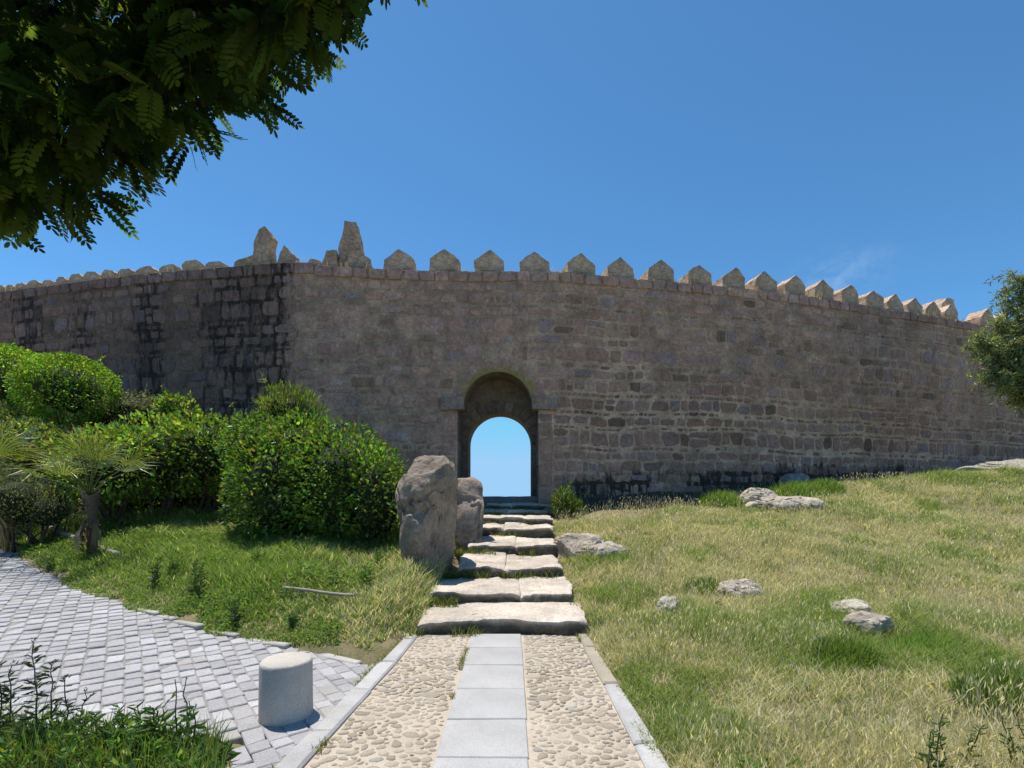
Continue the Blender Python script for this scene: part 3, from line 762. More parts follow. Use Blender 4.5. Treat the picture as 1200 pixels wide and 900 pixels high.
# ------------------------------------------------------------------ leaves
def frames(d, roll=None):
    d = d / (np.linalg.norm(d, axis=1)[:, None] + 1e-9); n = len(d)
    ref = rng.normal(size=(n, 3)) if roll is None else roll
    b = np.cross(d, ref); b /= np.linalg.norm(b, axis=1)[:, None] + 1e-9
    return d, b, np.cross(d, b)
LEAF = np.array([[0, 0, 0], [.35, .30, .05], [.35, 0, -.03], [.35, -.30, .05], [.75, .22, .02], [.75, 0, -.04], [.75, -.22, .02], [1, 0, -.06]])
LEAF_F = [np.array([[1, 4, 5, 2], [2, 5, 6, 3]]), np.array([[0, 1, 2], [0, 2, 3], [4, 7, 5], [5, 7, 6]])]
def leaves(mb_, P_, D, L, W, C, normal=None, mat=0):
    n = len(P_); d, b, c = frames(D, normal)
    L = np.broadcast_to(L, (n,)); W = np.broadcast_to(W, (n,))
    V = P_[:, None, :] + LEAF[None, :, 0, None] * d[:, None] * L[:, None, None] + LEAF[None, :, 1, None] * b[:, None] * W[:, None, None] + LEAF[None, :, 2, None] * c[:, None] * L[:, None, None]
    o = (np.arange(n) * 8)[:, None, None]
    mb_.add(V.reshape(-1, 3), [(f[None] + o).reshape(-1, f.shape[1]) for f in LEAF_F], np.repeat(C, 8, 0), mat)
def gcol(n, base, var=.3, hue=.15):
    c = np.asarray(base) * np.exp(rng.normal(0, var, (n, 1))); c = c * np.exp(rng.normal(0, hue, (n, 3)) * [1, .3, .6]); return c
def blob_pts(blobs, n, shell=.22, seed=0, lump=.16):
    """points spread through the outer part of a union of ellipsoids with a lumpy surface"""
    B = [(np.array(c, float), np.array(r, float)) for c, r in blobs]
    a = np.array([(r[0] * r[1] + r[1] * r[2] + r[0] * r[2]) for _, r in B]); k = rng.choice(len(B), n, p=a / a.sum())
    u_ = rng.normal(size=(n, 3)); u_ /= np.linalg.norm(u_, axis=1)[:, None]
    C = np.array([c for c, _ in B])[k]; R = np.array([r for _, r in B])[k]
    lumpv = 1 + lump * fbm(u_[:, 0] * 2.4 + k * 3.1, u_[:, 1] * 2.4, u_[:, 2] * 2.4, seed=seed, oct=4) * 1.6
    f = lumpv * (1 - np.abs(rng.normal(0, shell, n)) * (rng.random(n) < .8))
    f = np.maximum(f, .3)
    P_ = C + u_ * R * f[:, None]
    nr = u_ / R; nr /= np.linalg.norm(nr, axis=1)[:, None]
    ok = np.ones(n, bool)
    for j, (c, r) in enumerate(B):
        q = np.linalg.norm((P_ - c) / r, axis=1); ok &= (k == j) | (q > .78)
    return P_[ok], nr[ok]
def shrub(name, blobs, n, leaf, base, label, cat='shrub', var=.42, up=.15, mat=None, stems_and_blocker=True, shell=.2, lump=.16, wid=.8, seed=0, group=None):
    mat = mat or M_leaf
    c0 = np.mean([b[0] for b in blobs], 0); z0 = T(c0[0], c0[1]); org = np.array([c0[0], c0[1], z0])
    root = empty(name, tuple(org)); tag(root, label, cat, group)
    P_, nr = blob_pts(blobs, n, shell, seed, lump)
    g_ = terrain(P_[:, 0], P_[:, 1]); k = P_[:, 2] > g_ - .02; P_, nr = P_[k], nr[k]
    D = nr + rng.normal(0, .6, P_.shape) + [0, 0, up * .6]
    mb_ = MB(); L = leaf * rng.uniform(.65, 1.25, len(P_))
    nrm = nr + rng.normal(0, .45, P_.shape) + [0, 0, .5]
    roll = np.cross(nrm, D)       # so that the blade faces outward
    tone = (1 + .38 * vnoise(P_[:, 0] * 2.1, P_[:, 1] * 2.1, P_[:, 2] * 2.1, seed=seed + 60))[:, None]
    leaves(mb_, P_ - org, D, L, L * wid, np.where(rng.random((len(P_), 1)) < .01, np.array([[.30, .27, .10]]), gcol(len(P_), base, var, .24) * tone), roll)
    # stray shoots that break the outline
    ns_ = int(n / 130); k = rng.choice(len(P_), ns_); up_ = nr[k, 2] > -.1; k = k[up_]
    for p0, nn_ in zip(P_[k], nr[k]):
        dd = nn_ * .7 + rng.normal(0, .35, 3) + [0, 0, .75]; dd /= np.linalg.norm(dd); l = rng.uniform(.1, .34) * (leaf / .09) ** .5; m_ = int(6 + l * 26)
        a = rng.random(m_); leaves(mb_, p0 - org + dd * l * a[:, None] + rng.normal(0, .012, (m_, 3)), dd * .7 + rng.normal(0, .7, (m_, 3)), leaf * (1.05 - .5 * a), leaf * wid * (1.05 - .5 * a) * .9, gcol(m_, base, var) * 1.15)
    mb_.obj('foliage', mat, root)
    if stems_and_blocker:
        st = MB()
        for c, r in blobs:
            c = np.array(c); r = np.array(r)
            for _ in range(7):
                e = c + rng.normal(0, .42, 3) * r; b0 = np.array([c[0] + rng.normal(0, .12), c[1] + rng.normal(0, .12), T(c[0], c[1]) - .05])
                mid = (b0 + e) / 2 + rng.normal(0, .08, 3)
                V, Fs = tube(np.array([b0, mid, e]) - org, [.03, .02, .006], 5); st.add(V, Fs, (.09, .07, .05))
            V, Fc = ICO[3]; st.add(c - org + V * r * .62 * (1 + .2 * fbm(V[:, 0] * 2, V[:, 1] * 2, V[:, 2] * 2, seed=5))[:, None], Fc, np.array([.035, .045, .018]))  # solid dark core added inside the leaves to block light
        st.obj('stems_and_blocker', M_bark, root)
    return root
def B(px, py, y, rx, ry, rz):      # blob centred on a sight line at distance y, radii in metres
    return (at(px, py, y), (rx, ry, rz))
G1, G2, G3 = (.115, .21, .035), (.06, .115, .02), (.165, .28, .045)
shrub('broadleaf_shrub', [B(325, 575, 8.9, .85, .9, 1.15), B(400, 570, 8.7, .95, .9, 1.15), B(440, 590, 8.6, .62, .8, 1.0), B(355, 525, 9.2, .7, .8, .6), B(300, 530, 9.3, .55, .6, .75)], 17000, .09, G1,
      'large dense shrub with glossy broad leaves left of the boulder', seed=1, lump=.2)
shrub('hedge_bush', [B(130, 545, 9.6, 1.0, .8, .75), B(190, 535, 10., 1.0, .8, .8), B(240, 530, 10.2, .75, .8, .85), B(160, 580, 10.6, 1.3, .6, 1.2), B(235, 580, 10.9, .9, .5, 1.2)], 13000, .105, G3,
      'spreading bright green bush behind the small palm', seed=2, lump=.2)
shrub('clipped_shrub', [B(79, 457, 11.3, .98, .95, .82)], 8500, .07, (.17, .30, .035), 'round clipped bush standing above the palm', seed=3, lump=.07, shell=.12)
shrub('clipped_shrub', [B(8, 448, 11.6, 1.0, .95, .88)], 8500, .07, (.17, .30, .035), 'round clipped bush cut by the left edge of the photo', seed=4, lump=.07, shell=.12)
shrub('hedge', [B(160, 486, 12., .75, .5, .55), B(130, 490, 12., .6, .5, .5), B(190, 486, 12.1, .5, .4, .45)], 5500, .06, (.15, .18, .10), 'low grey green hedge between the round bushes and the wall', 'hedge', seed=5)
shrub('young_shrub', [B(212, 490, 11.4, .42, .4, .45), B(200, 480, 11.3, .25, .3, .35)], 1300, .12, G3, 'pale lime leafed shrub against the dark wall', seed=6, shell=.5)
shrub('feathery_shrub', [B(345, 485, 9.9, .6, .5, .5), B(325, 480, 9.9, .3, .4, .45)], 3200, .14, (.17, .25, .06), 'feathery light green shrub rising behind the broad leaved bush', wid=.18, up=2.2, seed=7, shell=.5)
shrub('lavender_bush', [B(22, 590, 8.4, .5, .6, .6), B(-20, 580, 8.8, .8, .7, .7), B(55, 600, 8.6, .4, .5, .4)], 7000, .06, (.13, .17, .08), 'dusty grey green bush at the left edge below the palms', seed=8, wid=.35, up=1.2)
shrub('gate_shrub', [(hit(660, 606) + [0, 0, .3], (.27, .27, .42)), (hit(668, 604) + [.05, 0, .15], (.3, .25, .25))], 1900, .11, (.15, .24, .04), 'small upright shrub beside the steps below the gateway', wid=.3, up=1.8, seed=9, shell=.5)
for (px, py, y) in ((52, 520, 9.2), (20, 530, 9.2)): pass
shrub('hedge_bush', [B(40, 530, 10., .8, .7, .7), B(-10, 520, 10.4, .9, .7, .9)], 5500, .09, (.14, .21, .05), 'tangled bush behind the palm at the left edge', seed=10, lump=.2)

# ------------------------------------------------------------------ palms
def palm(base, th, label, nf, seed, fl=.75):
    r_ = np.random.default_rng(seed)
    root = empty('fan_palm', tuple(base)); tag(root, label, 'palm')
    n = 26; zz = np.linspace(-.1, th, n)
    pts = np.c_[.04 * np.sin(zz * 2), .03 * np.cos(zz * 1.7), zz]
    V, Fs = tube(pts, .068 + .012 * np.sin(np.arange(n) * 2.1) + .03 * sstep(th * .5, th, zz), 14)
    V[:, :2] *= (1 + .18 * fbm(V[:, 0] * 12, V[:, 1] * 12, V[:, 2] * 9, seed=seed))[:, None]
    tm = MB(); tm.add(V, Fs, (.13, .10, .07))
    for _ in range(90):          # leaf-base fibres
        a = r_.uniform(0, 6.28); z = r_.uniform(.0, th); p0 = np.array([.08 * math.cos(a), .08 * math.sin(a), z]); p1 = p0 * [1.7, 1.7, 1] + [0, 0, r_.uniform(-.05, .13)]
        V, Fs = tube(np.array([p0, p1]), [.018, .004], 4); tm.add(V, Fs, np.array([.2, .15, .1]) * r_.uniform(.6, 1.3))
    tm.obj('trunk', M_bark, root)
    for k in range(nf):
        fm = MB(); a = k * 2.4 + r_.uniform(-.3, .3); dead = k >= nf - 4
        el = lerp(1.4, .1, (k / nf)) + r_.uniform(-.1, .1)
        if dead: el = r_.uniform(-1.45, -1.15)
        dirv = np.array([math.cos(a) * math.cos(el), math.sin(a) * math.cos(el), math.sin(el)])
        pl = fl * r_.uniform(.55, .8) * (.5 if dead else 1)
        top = np.array([0, 0, th]); hub = top + dirv * pl + [0, 0, -.05]
        mid = top + dirv * pl * .5 + [0, 0, .03]
        V, Fs = tube(np.array([top, mid, hub]), [.014, .010, .008], 5); c0 = np.array([.13, .15, .05]) if not dead else np.array([.3, .24, .15]); fm.add(V, Fs, c0)
        side = np.cross(dirv, [0, 0, 1.]); side /= np.linalg.norm(side); upv = np.cross(side, dirv)
        ns = 17
        for q in range(ns):
            t = (q / (ns - 1) - .5) * (2.9 if not dead else .5); l = fl * (.62 if not dead else .42) * (1 - .25 * abs(t) / 1.5) * r_.uniform(.85, 1.1)
            dd = dirv * math.cos(t) + side * math.sin(t); w = .0085
            nrm = upv; wv = np.cross(dd, nrm); wv /= np.linalg.norm(wv)
            droop = r_.uniform(.02, .16) * (1 if not dead else 2)
            p0, p1, p2 = hub, hub + dd * l * .55 + upv * .04, hub + dd * l + upv * .02 + [0, 0, -droop * l * 2]
            V = np.array([p0 - wv * .004, p0 + wv * .004, p1 - wv * w, p1 + wv * w, p2])
            col = (np.array([.16, .225, .05]) if not dead else np.array([.30, .23, .15])) * r_.uniform(.7, 1.2)
            tipc = np.array([.34, .28, .16]) if r_.random() < .35 else col
            fm.add(V, [np.array([[0, 1, 3, 2]]), np.array([[2, 3, 4]])], np.array([col, col, lerp(col, tipc, .3), lerp(col, tipc, .3), tipc]))
        fm.obj('frond', M_leaf, root)
b = hit(105, 652); palm(b, .98, 'small fan palm with dry drooping lower fronds by the paving', 17, 5, 1.05)
b = hit(-8, 640); b = at(-14, 600, 7.6); b[2] = T(b[0], b[1]); palm(b, 1.15, 'second fan palm cut off by the left edge of the photo', 17, 6, 1.1)

# ------------------------------------------------------------------ bollard
bp = at(335.5, 842, 3.52); bz = float(ZP(bp[0]))
prof_ = [(0, -.05), (.183, -.05), (.183, .0), (.181, .1), (.180, .385), (.176, .401), (.166, .41), (.0, .414)]
n = 56; an = np.arange(n) * 2 * math.pi / n
V = np.concatenate([np.c_[r * np.cos(an), r * np.sin(an), np.full(n, z)] for r, z in [(r, z) for r, z in prof_]])
i = np.arange(n); j = (i + 1) % n
Fq = np.concatenate([np.stack([k * n + i, k * n + j, (k + 1) * n + j, (k + 1) * n + i], -1) for k in range(len(prof_) - 1)])
V += .0025 * np.stack([fbm(V[:, 0] * 20, V[:, 1] * 20, V[:, 2] * 20, seed=5 + a) for a in range(3)], -1)
o = link('bollard', mesh_data('bollard', V, Fq, M_conc, np.broadcast_to([.52, .475, .42], (len(V), 3)), smooth=True), loc=(bp[0], bp[1], bz))
for pl in o.data.polygons: pl.use_smooth = True
tag(o, 'squat round concrete bollard on the grey setts beside the path', 'bollard')

# ------------------------------------------------------------------ timber edging in the bank
def plank(p0, p1, r, label):
    t = np.linspace(0, 1, 14)[:, None]; P_ = p0 + (p1 - p0) * t; P_[:, 2] += .004 * np.sin(t[:, 0] * 7)
    V, Fs = tube(P_, r, 9); V += .006 * np.stack([fbm(V[:, 0] * 6, V[:, 1] * 6, V[:, 2] * 6, seed=a) for a in range(3)], -1)
    c0 = P_.mean(0); o_ = link('timber_edging', mesh_data('timber_edging', V - c0, Fs, M_wood, np.broadcast_to([.36, .31, .25], (len(V), 3)), smooth=True), loc=tuple(c0)); tag(o_, label, 'timber')
def lift(px, py, h): q = hit(px, py); q[2] += h; return q
plank(lift(52, 622, .10), lift(96, 640, .10), .04, 'weathered timber edging pole behind the small palm')
plank(lift(110, 645, .09), lift(140, 655, .07), .035, 'short end of edging pole right of the palm trunk')
plank(lift(332, 702, .14), lift(416, 712, .14), .020, 'thin bleached pole lying in the lush grass bank')

# ------------------------------------------------------------------ grass
def blades(mb_, P_, H, W, lean, C0, C1):
    n = len(P_); a = rng.uniform(0, 2 * math.pi, n); wv = np.c_[np.cos(a), np.sin(a), np.zeros(n)] * W[:, None]
    b = rng.uniform(0, 2 * math.pi, n); ln = np.c_[np.cos(b), np.sin(b), np.zeros(n)] * (lean * H)[:, None]
    up = np.c_[np.zeros(n), np.zeros(n), H]
    V = np.stack([P_ - wv, P_ + wv, P_ + up * .55 + ln * .35 - wv * .8, P_ + up * .55 + ln * .35 + wv * .8, P_ + up + ln], 1)
    o = (np.arange(n) * 5)[:, None]
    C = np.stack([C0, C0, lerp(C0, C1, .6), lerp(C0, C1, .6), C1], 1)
    mb_.add(V.reshape(-1, 3), [np.array([[0, 1, 3, 2]]) + o, np.array([[2, 3, 4]]) + o], C.reshape(-1, 3))
STRAW = np.array([.64, .575, .42]); GR = np.array([.185, .235, .075]); LUSH = np.array([.17, .265, .06])
def step_right(y): return np.interp(y, [5.6, 5.7, 6.5, 7.6, 8.8, 10, 11, 12, 13], [.93, .92, .82, .82, .86, .86, .9, .95, 1.02])
# slope right of the path
gm = MB()
n = 600000
y = 1.3 + (19.5 - 1.3) * rng.random(n) ** 1.6; x = .85 + rng.random(n) * (np.minimum(1.3 * y + 2.4, 26) - .85)
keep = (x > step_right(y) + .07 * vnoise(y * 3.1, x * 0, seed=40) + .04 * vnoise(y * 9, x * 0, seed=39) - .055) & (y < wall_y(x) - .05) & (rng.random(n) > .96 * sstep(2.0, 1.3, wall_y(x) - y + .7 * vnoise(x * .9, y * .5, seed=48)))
bare = vnoise(x * .9, y * .9, seed=41) + .4 * vnoise(x * 3, y * 3, seed=42)
keep &= ~((bare < -.55) & (rng.random(n) < .75))
x, y = x[keep], y[keep]; n = len(x)
gfield = .14 * vnoise(x * .62 + 3, y * .62, seed=43) + .6 * vnoise(x * 1.5, y * 1.5, seed=44) + .45 * vnoise(x * 4, y * 4, seed=45)
green = sstep(-.22, .5, gfield + .10 * sstep(5, 9, x))
isg = rng.random(n) < .40 + .40 * green
P_ = np.c_[x, y, terrain(x, y) - .01]
H = np.where(isg, rng.uniform(.06, .19, n) * (1 + .7 * green), rng.uniform(.06, .23, n)) * (.68 + .3 * vnoise(x * 1.1, y * 1.1, seed=46))
H *= .5 + .5 * sstep(.85, 1.15, x)
Wd = np.where(isg, .0020, .0016) * (1 + y * .2)
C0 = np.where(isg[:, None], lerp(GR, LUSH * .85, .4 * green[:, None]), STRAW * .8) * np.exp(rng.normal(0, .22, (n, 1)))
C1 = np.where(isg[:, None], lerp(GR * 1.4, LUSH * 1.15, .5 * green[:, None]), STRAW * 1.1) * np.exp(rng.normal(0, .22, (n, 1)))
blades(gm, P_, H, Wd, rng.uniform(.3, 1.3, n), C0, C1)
# dry seed heads on thin stalks
n = 42000
y = 1.8 + 16.5 * rng.random(n) ** 1.5; x = 1.0 + rng.random(n) * (np.minimum(1.3 * y + 2.4, 25) - 1.0)
k = (x > step_right(y) + .08) & (y < wall_y(x) - 1.5) & (vnoise(x * .8, y * .8, seed=47) > -.35); x, y = x[k], y[k]; n = len(x)
Hs = rng.uniform(.15, .42, n) * (.8 + .3 * vnoise(x, y, seed=49)); P_ = np.c_[x, y, terrain(x, y)]
blades(gm, P_, Hs, .0011 * (1 + y * .16), rng.uniform(.1, .5, n), np.tile(STRAW * .7, (n, 1)), np.tile(STRAW, (n, 1)))
tipoff = rng.normal(0, .06, (n, 2)) * Hs[:, None]
Pt = P_ + np.c_[tipoff, Hs * .82]; D = np.c_[rng.normal(0, .35, (n, 2)), np.ones(n)]
leaves(gm, Pt, D, rng.uniform(.025, .055, n) * (1 + y * .04), rng.uniform(.006, .010, n) * (1 + y * .12), STRAW * np.exp(rng.normal(.1, .2, (n, 1))))
go = gm.obj('grass', M_grass); tag(go, 'dry straw and green meadow grass on the slope right of the path', 'grass', kind='stuff')

# lush bank left of the path
gm = MB()
n = 210000
y = 3.8 + 9.5 * rng.random(n) ** 1.3; x = -1.0 - rng.random(n) * (1.12 * y + .8 - 1.0)
d = np.minimum((y - yedge(x)) * .85, (-1.25 - x) + 1.05 * np.maximum(y - 5.3, 0))
jag = .10 * vnoise(x * 4, y * 4, seed=51) + .12 * vnoise(x * 1.3, y * 1.3, seed=52)
k = (d > .03 + jag) & ~((x > -1.1) & (y > 5.5)) & (y < wall_y(x) - .1); x, y, d = x[k], y[k], d[k]; n = len(x)
gf = vnoise(x * .9, y * .9, seed=53) + .5 * vnoise(x * 2.6, y * 2.6, seed=54)
drier = sstep(-3.2, -1.6, x) * .45
isg = rng.random(n) < .93 - drier - .25 * sstep(.3, .9, gf) 
H = rng.uniform(.07, .22, n) * (.75 + .5 * sstep(-.6, .7, gf)) * (.35 + .65 * sstep(0, .9, d))
P_ = np.c_[x, y, terrain(x, y) - .01]
C0 = np.where(isg[:, None], LUSH * .7, STRAW * .75) * np.exp(rng.normal(0, .25, (n, 1))); C1 = np.where(isg[:, None], LUSH * 1.15, STRAW) * np.exp(rng.normal(0, .25, (n, 1)))
blades(gm, P_, H, .0030 * (1 + y * .14), rng.uniform(.3, 1.2, n), C0, C1)
# broad weed leaves among the blades
n = 90000; 
y = 3.9 + 8. * rng.random(n) ** 1.2; x = -1.1 - rng.random(n) * (1.12 * y + .6 - 1.1)
d = np.minimum((y - yedge(x)) * .85, (-1.25 - x) + 1.05 * np.maximum(y - 5.3, 0))
wf = vnoise(x * 1.4, y * 1.4, seed=56) + .5 * vnoise(x * 4, y * 4, seed=57)
k = (d > .08 + .1 * vnoise(x * 4, y * 4, seed=51)) & (wf > -.1) & ~((x > -1.15) & (y > 5.5)); x, y, d, wf = x[k], y[k], d[k], wf[k]; n = len(x)
hz = rng.random(n) * (.05 + .22 * sstep(0, .8, wf)) * (.3 + .7 * sstep(0, .7, d))
P_ = np.c_[x, y, terrain(x, y) + hz]; D = np.c_[rng.normal(0, 1, (n, 2)), rng.uniform(-.1, 1.1, n)]
L = rng.uniform(.03, .065, n); leaves(gm, P_, D, L, L * rng.uniform(.35, .7, n), gcol(n, (.16, .26, .055), .28))
bo = gm.obj('grass', M_grass); tag(bo, 'lush green weeds and grass on the bank left of the steps', 'grass', kind='stuff')

# withered grass on the wall top
gm = MB(); n = 9000
s = rng.uniform(s_of_px(-10), s_of_px(1180), n); off = -rng.random(n) * 1.0 + .02
dens = sstep(-.1, .4, vnoise(s * .9, off, seed=60)) + (np.abs(s - s_of_px(395)) < 1.0) * .8 + (np.abs(s - s_of_px(318)) < .8) * .5
k = rng.random(n) < dens; s, off = s[k], off[k]; n = len(s)
P_ = wmap(s, ztop(s) - .01, off) + W0
blades(gm, P_, rng.uniform(.06, .24, n), np.full(n, .006), rng.uniform(.1, .8, n), np.tile([.38, .32, .17], (n, 1)) * np.exp(rng.normal(0, .25, (n, 1))), np.tile([.46, .40, .22], (n, 1)))
tag(gm.obj('grass', M_grass), 'withered straw coloured grass growing along the wall top', 'grass', kind='stuff')
# tufts in the stair joints and beside it
gm = MB(); n = 5200
k_ = rng.integers(0, len(spec), n); yv = np.array([sp[0] for sp in spec])[k_] - rng.uniform(0, .12, n); xl = np.array([(sp[5] - CX) / F * sp[0] for sp in spec])[k_]; xr = np.array([(sp[6] - CX) / F * sp[0] for sp in spec])[k_]
t = np.where(rng.random(n) < .65, rng.beta(.5, 3, n) * 1.0 - .12, rng.random(n)); xv = xl + t * (xr - xl)
kk = (vnoise(xv * 3.5, k_ * 5., seed=64) > .12) | (t < .02); xv, yv, k_ = xv[kk], yv[kk], k_[kk]; n = len(xv)
zb = np.where(k_ == 0, 0, np.interp(yv, [sp[0] for sp in spec], [sp[1] for sp in spec]) + .05)
blades(gm, np.c_[xv, yv, zb - .02], rng.uniform(.04, .17, n), np.full(n, .005), rng.uniform(.2, .9, n), gcol(n, (.11, .15, .04)), gcol(n, (.17, .2, .06)))
n = 5200; yv = rng.uniform(1.5, 5.6, n); side = rng.integers(0, 4, n)
xv = np.choose(side, [KL(yv) + .085, KR(yv) - .068, np.full(n, -.48), KL(yv) - .085]) + rng.normal(0, .012, n)
kk = vnoise(yv * 2.6, side * 9., seed=65) > .5 + .15 * (side == 2); xv, yv = xv[kk], yv[kk]; n = len(xv)
blades(gm, np.c_[xv, yv, np.full(n, -.012)], rng.uniform(.015, .065, n), np.full(n, .003), rng.uniform(.3, 1.1, n), gcol(n, (.15, .18, .06)), gcol(n, (.24, .26, .1)))
tag(gm.obj('grass', M_grass), 'small green tufts growing in the joints of the steps and path', 'grass', kind='stuff')

# clumps that stand out of the meadow
def clump(px, py, r, h, label, n=1500, col=LUSH * .8):
    c = hit(px, py); mb_ = MB()
    a = rng.uniform(0, 6.28, n); q = r * np.sqrt(rng.random(n)); x = c[0] + q * np.cos(a); y_ = c[1] + q * np.sin(a) * .8
    P_ = np.c_[x, y_, terrain(x, y_) - .01] - c
    blades(mb_, P_, rng.uniform(.5, 1.1, n) * h * (1.1 - .6 * (q / r) ** 2), np.full(n, .005 + .0004 * c[1]), rng.uniform(.1, .7, n), gcol(n, col * .8, .2), gcol(n, col * 1.15, .2))
    tag(mb_.obj('grass_clump', M_grass, loc=tuple(c)), label, 'grass clump', 'green grass clumps on the slope')
clump(990, 778, .30, .24, 'dark green grass clump in front of the grey angular rock')
clump(1080, 762, .30, .18, 'bright green clump right of the grey angular rock', col=LUSH * 1.1)
clump(1190, 828, .36, .30, 'dark green clump at the right edge of the photo, low on the slope')
clump(935, 583, .75, .42, 'tall green clump by the outcrop under the wall', 1800, LUSH)
clump(845, 590, .6, .34, 'wide green tuft left of the lumpy rock below the wall', 1500, LUSH)
clump(965, 577, .5, .36, 'green tuft beside the outcrop farthest to the right', 1200, LUSH)
clump(830, 695, .35, .22, 'green clump left of the flat pinkish rock', 1200)
clump(1008, 560, .2, .5, 'lone dark tuft standing against the foot of the wall', 400, GR)

# ------------------------------------------------------------------ leafy weeds close by
def weed(base, h, label, nst=3, leaf=.1, col=(.06, .115, .03), group=None, wid=.42, dens=16, lean=.15, stemcol=(.11, .15, .06), jag=False):
    base = np.asarray(base, float); st = MB(); lf = MB()
    for k in range(nst):
        a = rng.uniform(0, 6.28); hh = h * rng.uniform(.65, 1.0) if k else h; l = lean * rng.uniform(.2, 1.2)
        t = np.linspace(0, 1, 9)[:, None]
        P_ = np.c_[t * 0 + rng.normal(0, .03) + math.cos(a) * l * hh * t ** 1.6, t * 0 + rng.normal(0, .03) + math.sin(a) * l * hh * t ** 1.6, hh * t]
        P_[:, :2] += rng.normal(0, .006, (9, 2)); P_[0] = (0, 0, -.04); V, Fs = tube(P_, lerp(.006, .0025, t[:, 0]), 5); st.add(V, Fs, stemcol)
        nl = int(dens * hh / .5); tt = rng.uniform(.08, 1., nl); ang = np.arange(nl) * 2.4 + rng.uniform(0, 1, nl)
        B_ = np.stack([np.interp(tt, t[:, 0], P_[:, q]) for q in range(3)], -1)
        L = leaf * rng.uniform(.7, 1.2, nl) * (1.15 - .65 * tt)
        D = np.c_[np.cos(ang), np.sin(ang), rng.uniform(.0, .9, nl)]
        leaves(lf, B_, D, L, L * wid, gcol(nl, col, .25), np.cross(np.c_[rng.normal(0, .3, (nl, 2)), np.ones(nl)], D))
        if jag:   # spiny lobes
            for e in (-1, 1):
                Dn = D / np.linalg.norm(D, axis=1)[:, None]
                for fr in (.35, .65):
                    D2 = Dn + e * .9 * np.cross(Dn, [0, 0, 1.]); leaves(lf, B_ + Dn * (L * fr)[:, None], D2, L * .42, L * .2, gcol(nl, col, .25))
        if jag:
            for q in range(5):
                leaves(lf, P_[-1:] + rng.normal(0, .01, (1, 3)), rng.normal(0, 1, (1, 3)) + [[0, 0, .8]], np.array([.035]), np.array([.012]), np.array([[.12, .07, .12]]))
    r = empty('weed_plant', tuple(base)); tag(r, label, 'weed', group)
    st.obj('stem', M_leaf, r); lf.obj('foliage', M_leaf, r); return r
def fore(px, y): x = (px - CX) / F * y; return (x, y, T(x, y) - .02)
GW = 'weeds in the left foreground'
TH_ = (.05, .075, .04)
weed(fore(50, 2.95), .66, 'tallest dark spiny thistle in the bottom left corner', 2, .1, TH_, GW, .34, 24, .06, jag=True)
weed(fore(4, 2.9), .5, 'dark thistle cut off by the left edge of the photo', 2, .1, TH_, GW, .34, 24, .08, jag=True)
weed(fore(85, 3.0), .42, 'shorter dark thistle right of the tallest one', 3, .085, TH_, GW, .34, 22, .12, jag=True)
weed(fore(135, 2.92), .30, 'leafy green weed in the middle of the left foreground', 6, .11, (.075, .15, .03), GW, .36, 26, .3)
weed(fore(175, 2.92), .34, 'bushy green weed with upright pale leaf tips in the left foreground', 6, .12, (.085, .16, .035), GW, .34, 26, .25)
weed(fore(228, 2.98), .36, 'thin weed with oval leaves nearest the bollard', 2, .12, (.08, .16, .035), GW, .5, 20, .1)
weed(fore(218, 3.0), .50, 'bare wispy flower stalk left of the bollard', 2, .03, (.16, .17, .1), GW, .4, 8, .14)
weed(fore(256, 2.85), .16, 'low oval leafed weed at the bottom edge by the bollard', 3, .1, (.06, .12, .03), GW, .5, 20, .3)
for k, (px, yv, h, lf_, wd, cc) in enumerate(((110, 2.9, .24, .10, .5, (.10, .19, .04)), (150, 2.85, .27, .13, .3, (.12, .22, .05)), (30, 2.8, .26, .11, .45, (.08, .15, .04)), (70, 2.8, .22, .12, .5, (.11, .2, .04)), (195, 2.88, .25, .12, .36, (.12, .22, .05)), (240, 2.82, .13, .09, .55, (.09, .17, .04)))):
    weed(fore(px, yv), h, ['broad leaved weed under the dark thistles', 'narrow leaved pale weed in the middle of the corner tangle', 'grey green weed at the far left of the bottom corner', 'round leaved weed below the tallest thistle', 'tall pale weed right of the bushy one in the corner', 'small round leaved weed at the right end of the corner tangle'][k], 5, lf_, cc, GW, wd, 26, .35)
um = MB(); n = 1300
px = rng.uniform(-40, 268, n); yv = rng.uniform(2.55, 3.08, n); xv = (px - CX) / F * yv
top = np.interp(px, [-40, 30, 90, 150, 200, 240, 268], [.22, .20, .24, .32, .26, .12, .02]) * rng.uniform(.7, 1.05, n)
zz = rng.random(n) ** .7 * top; P_ = np.c_[xv, yv, terrain(xv, yv) + zz]
D = np.c_[rng.normal(0, .7, (n, 2)), rng.uniform(.1, 1.2, n)]; zz = zz * (.55 + .45 * vnoise(px * .05, yv * 5, seed=15)); P_[:, 2] = terrain(xv, yv) + zz
L = rng.uniform(.025, .085, n)
leaves(um, P_, D, L, L * rng.uniform(.25, .7, n), gcol(n, (.14, .25, .05), .38))
n = 1500; xv = (rng.uniform(-40, 262, n) - CX) / F; yv = rng.uniform(2.55, 3.08, n); xv = xv * yv
blades(um, np.c_[xv, yv, terrain(xv, yv) - .02], rng.uniform(.08, .28, n), np.full(n, .004), rng.uniform(.1, .6, n), gcol(n, LUSH * .6), gcol(n, LUSH))
tag(um.obj('undergrowth', M_leaf), 'tangle of green weeds filling the bottom left corner', 'undergrowth', kind='stuff')
GRW = 'weeds in the right foreground'
weed(fore(1085, 2.55), .42, 'tall dark stemmed weed at the bottom right of the slope', 3, .07, (.10, .17, .045), GRW, .34, 34, .12)
weed(fore(1130, 2.6), .30, 'dark stemmed weed between the tall one and the right edge', 3, .07, (.10, .17, .045), GRW, .34, 34, .18)
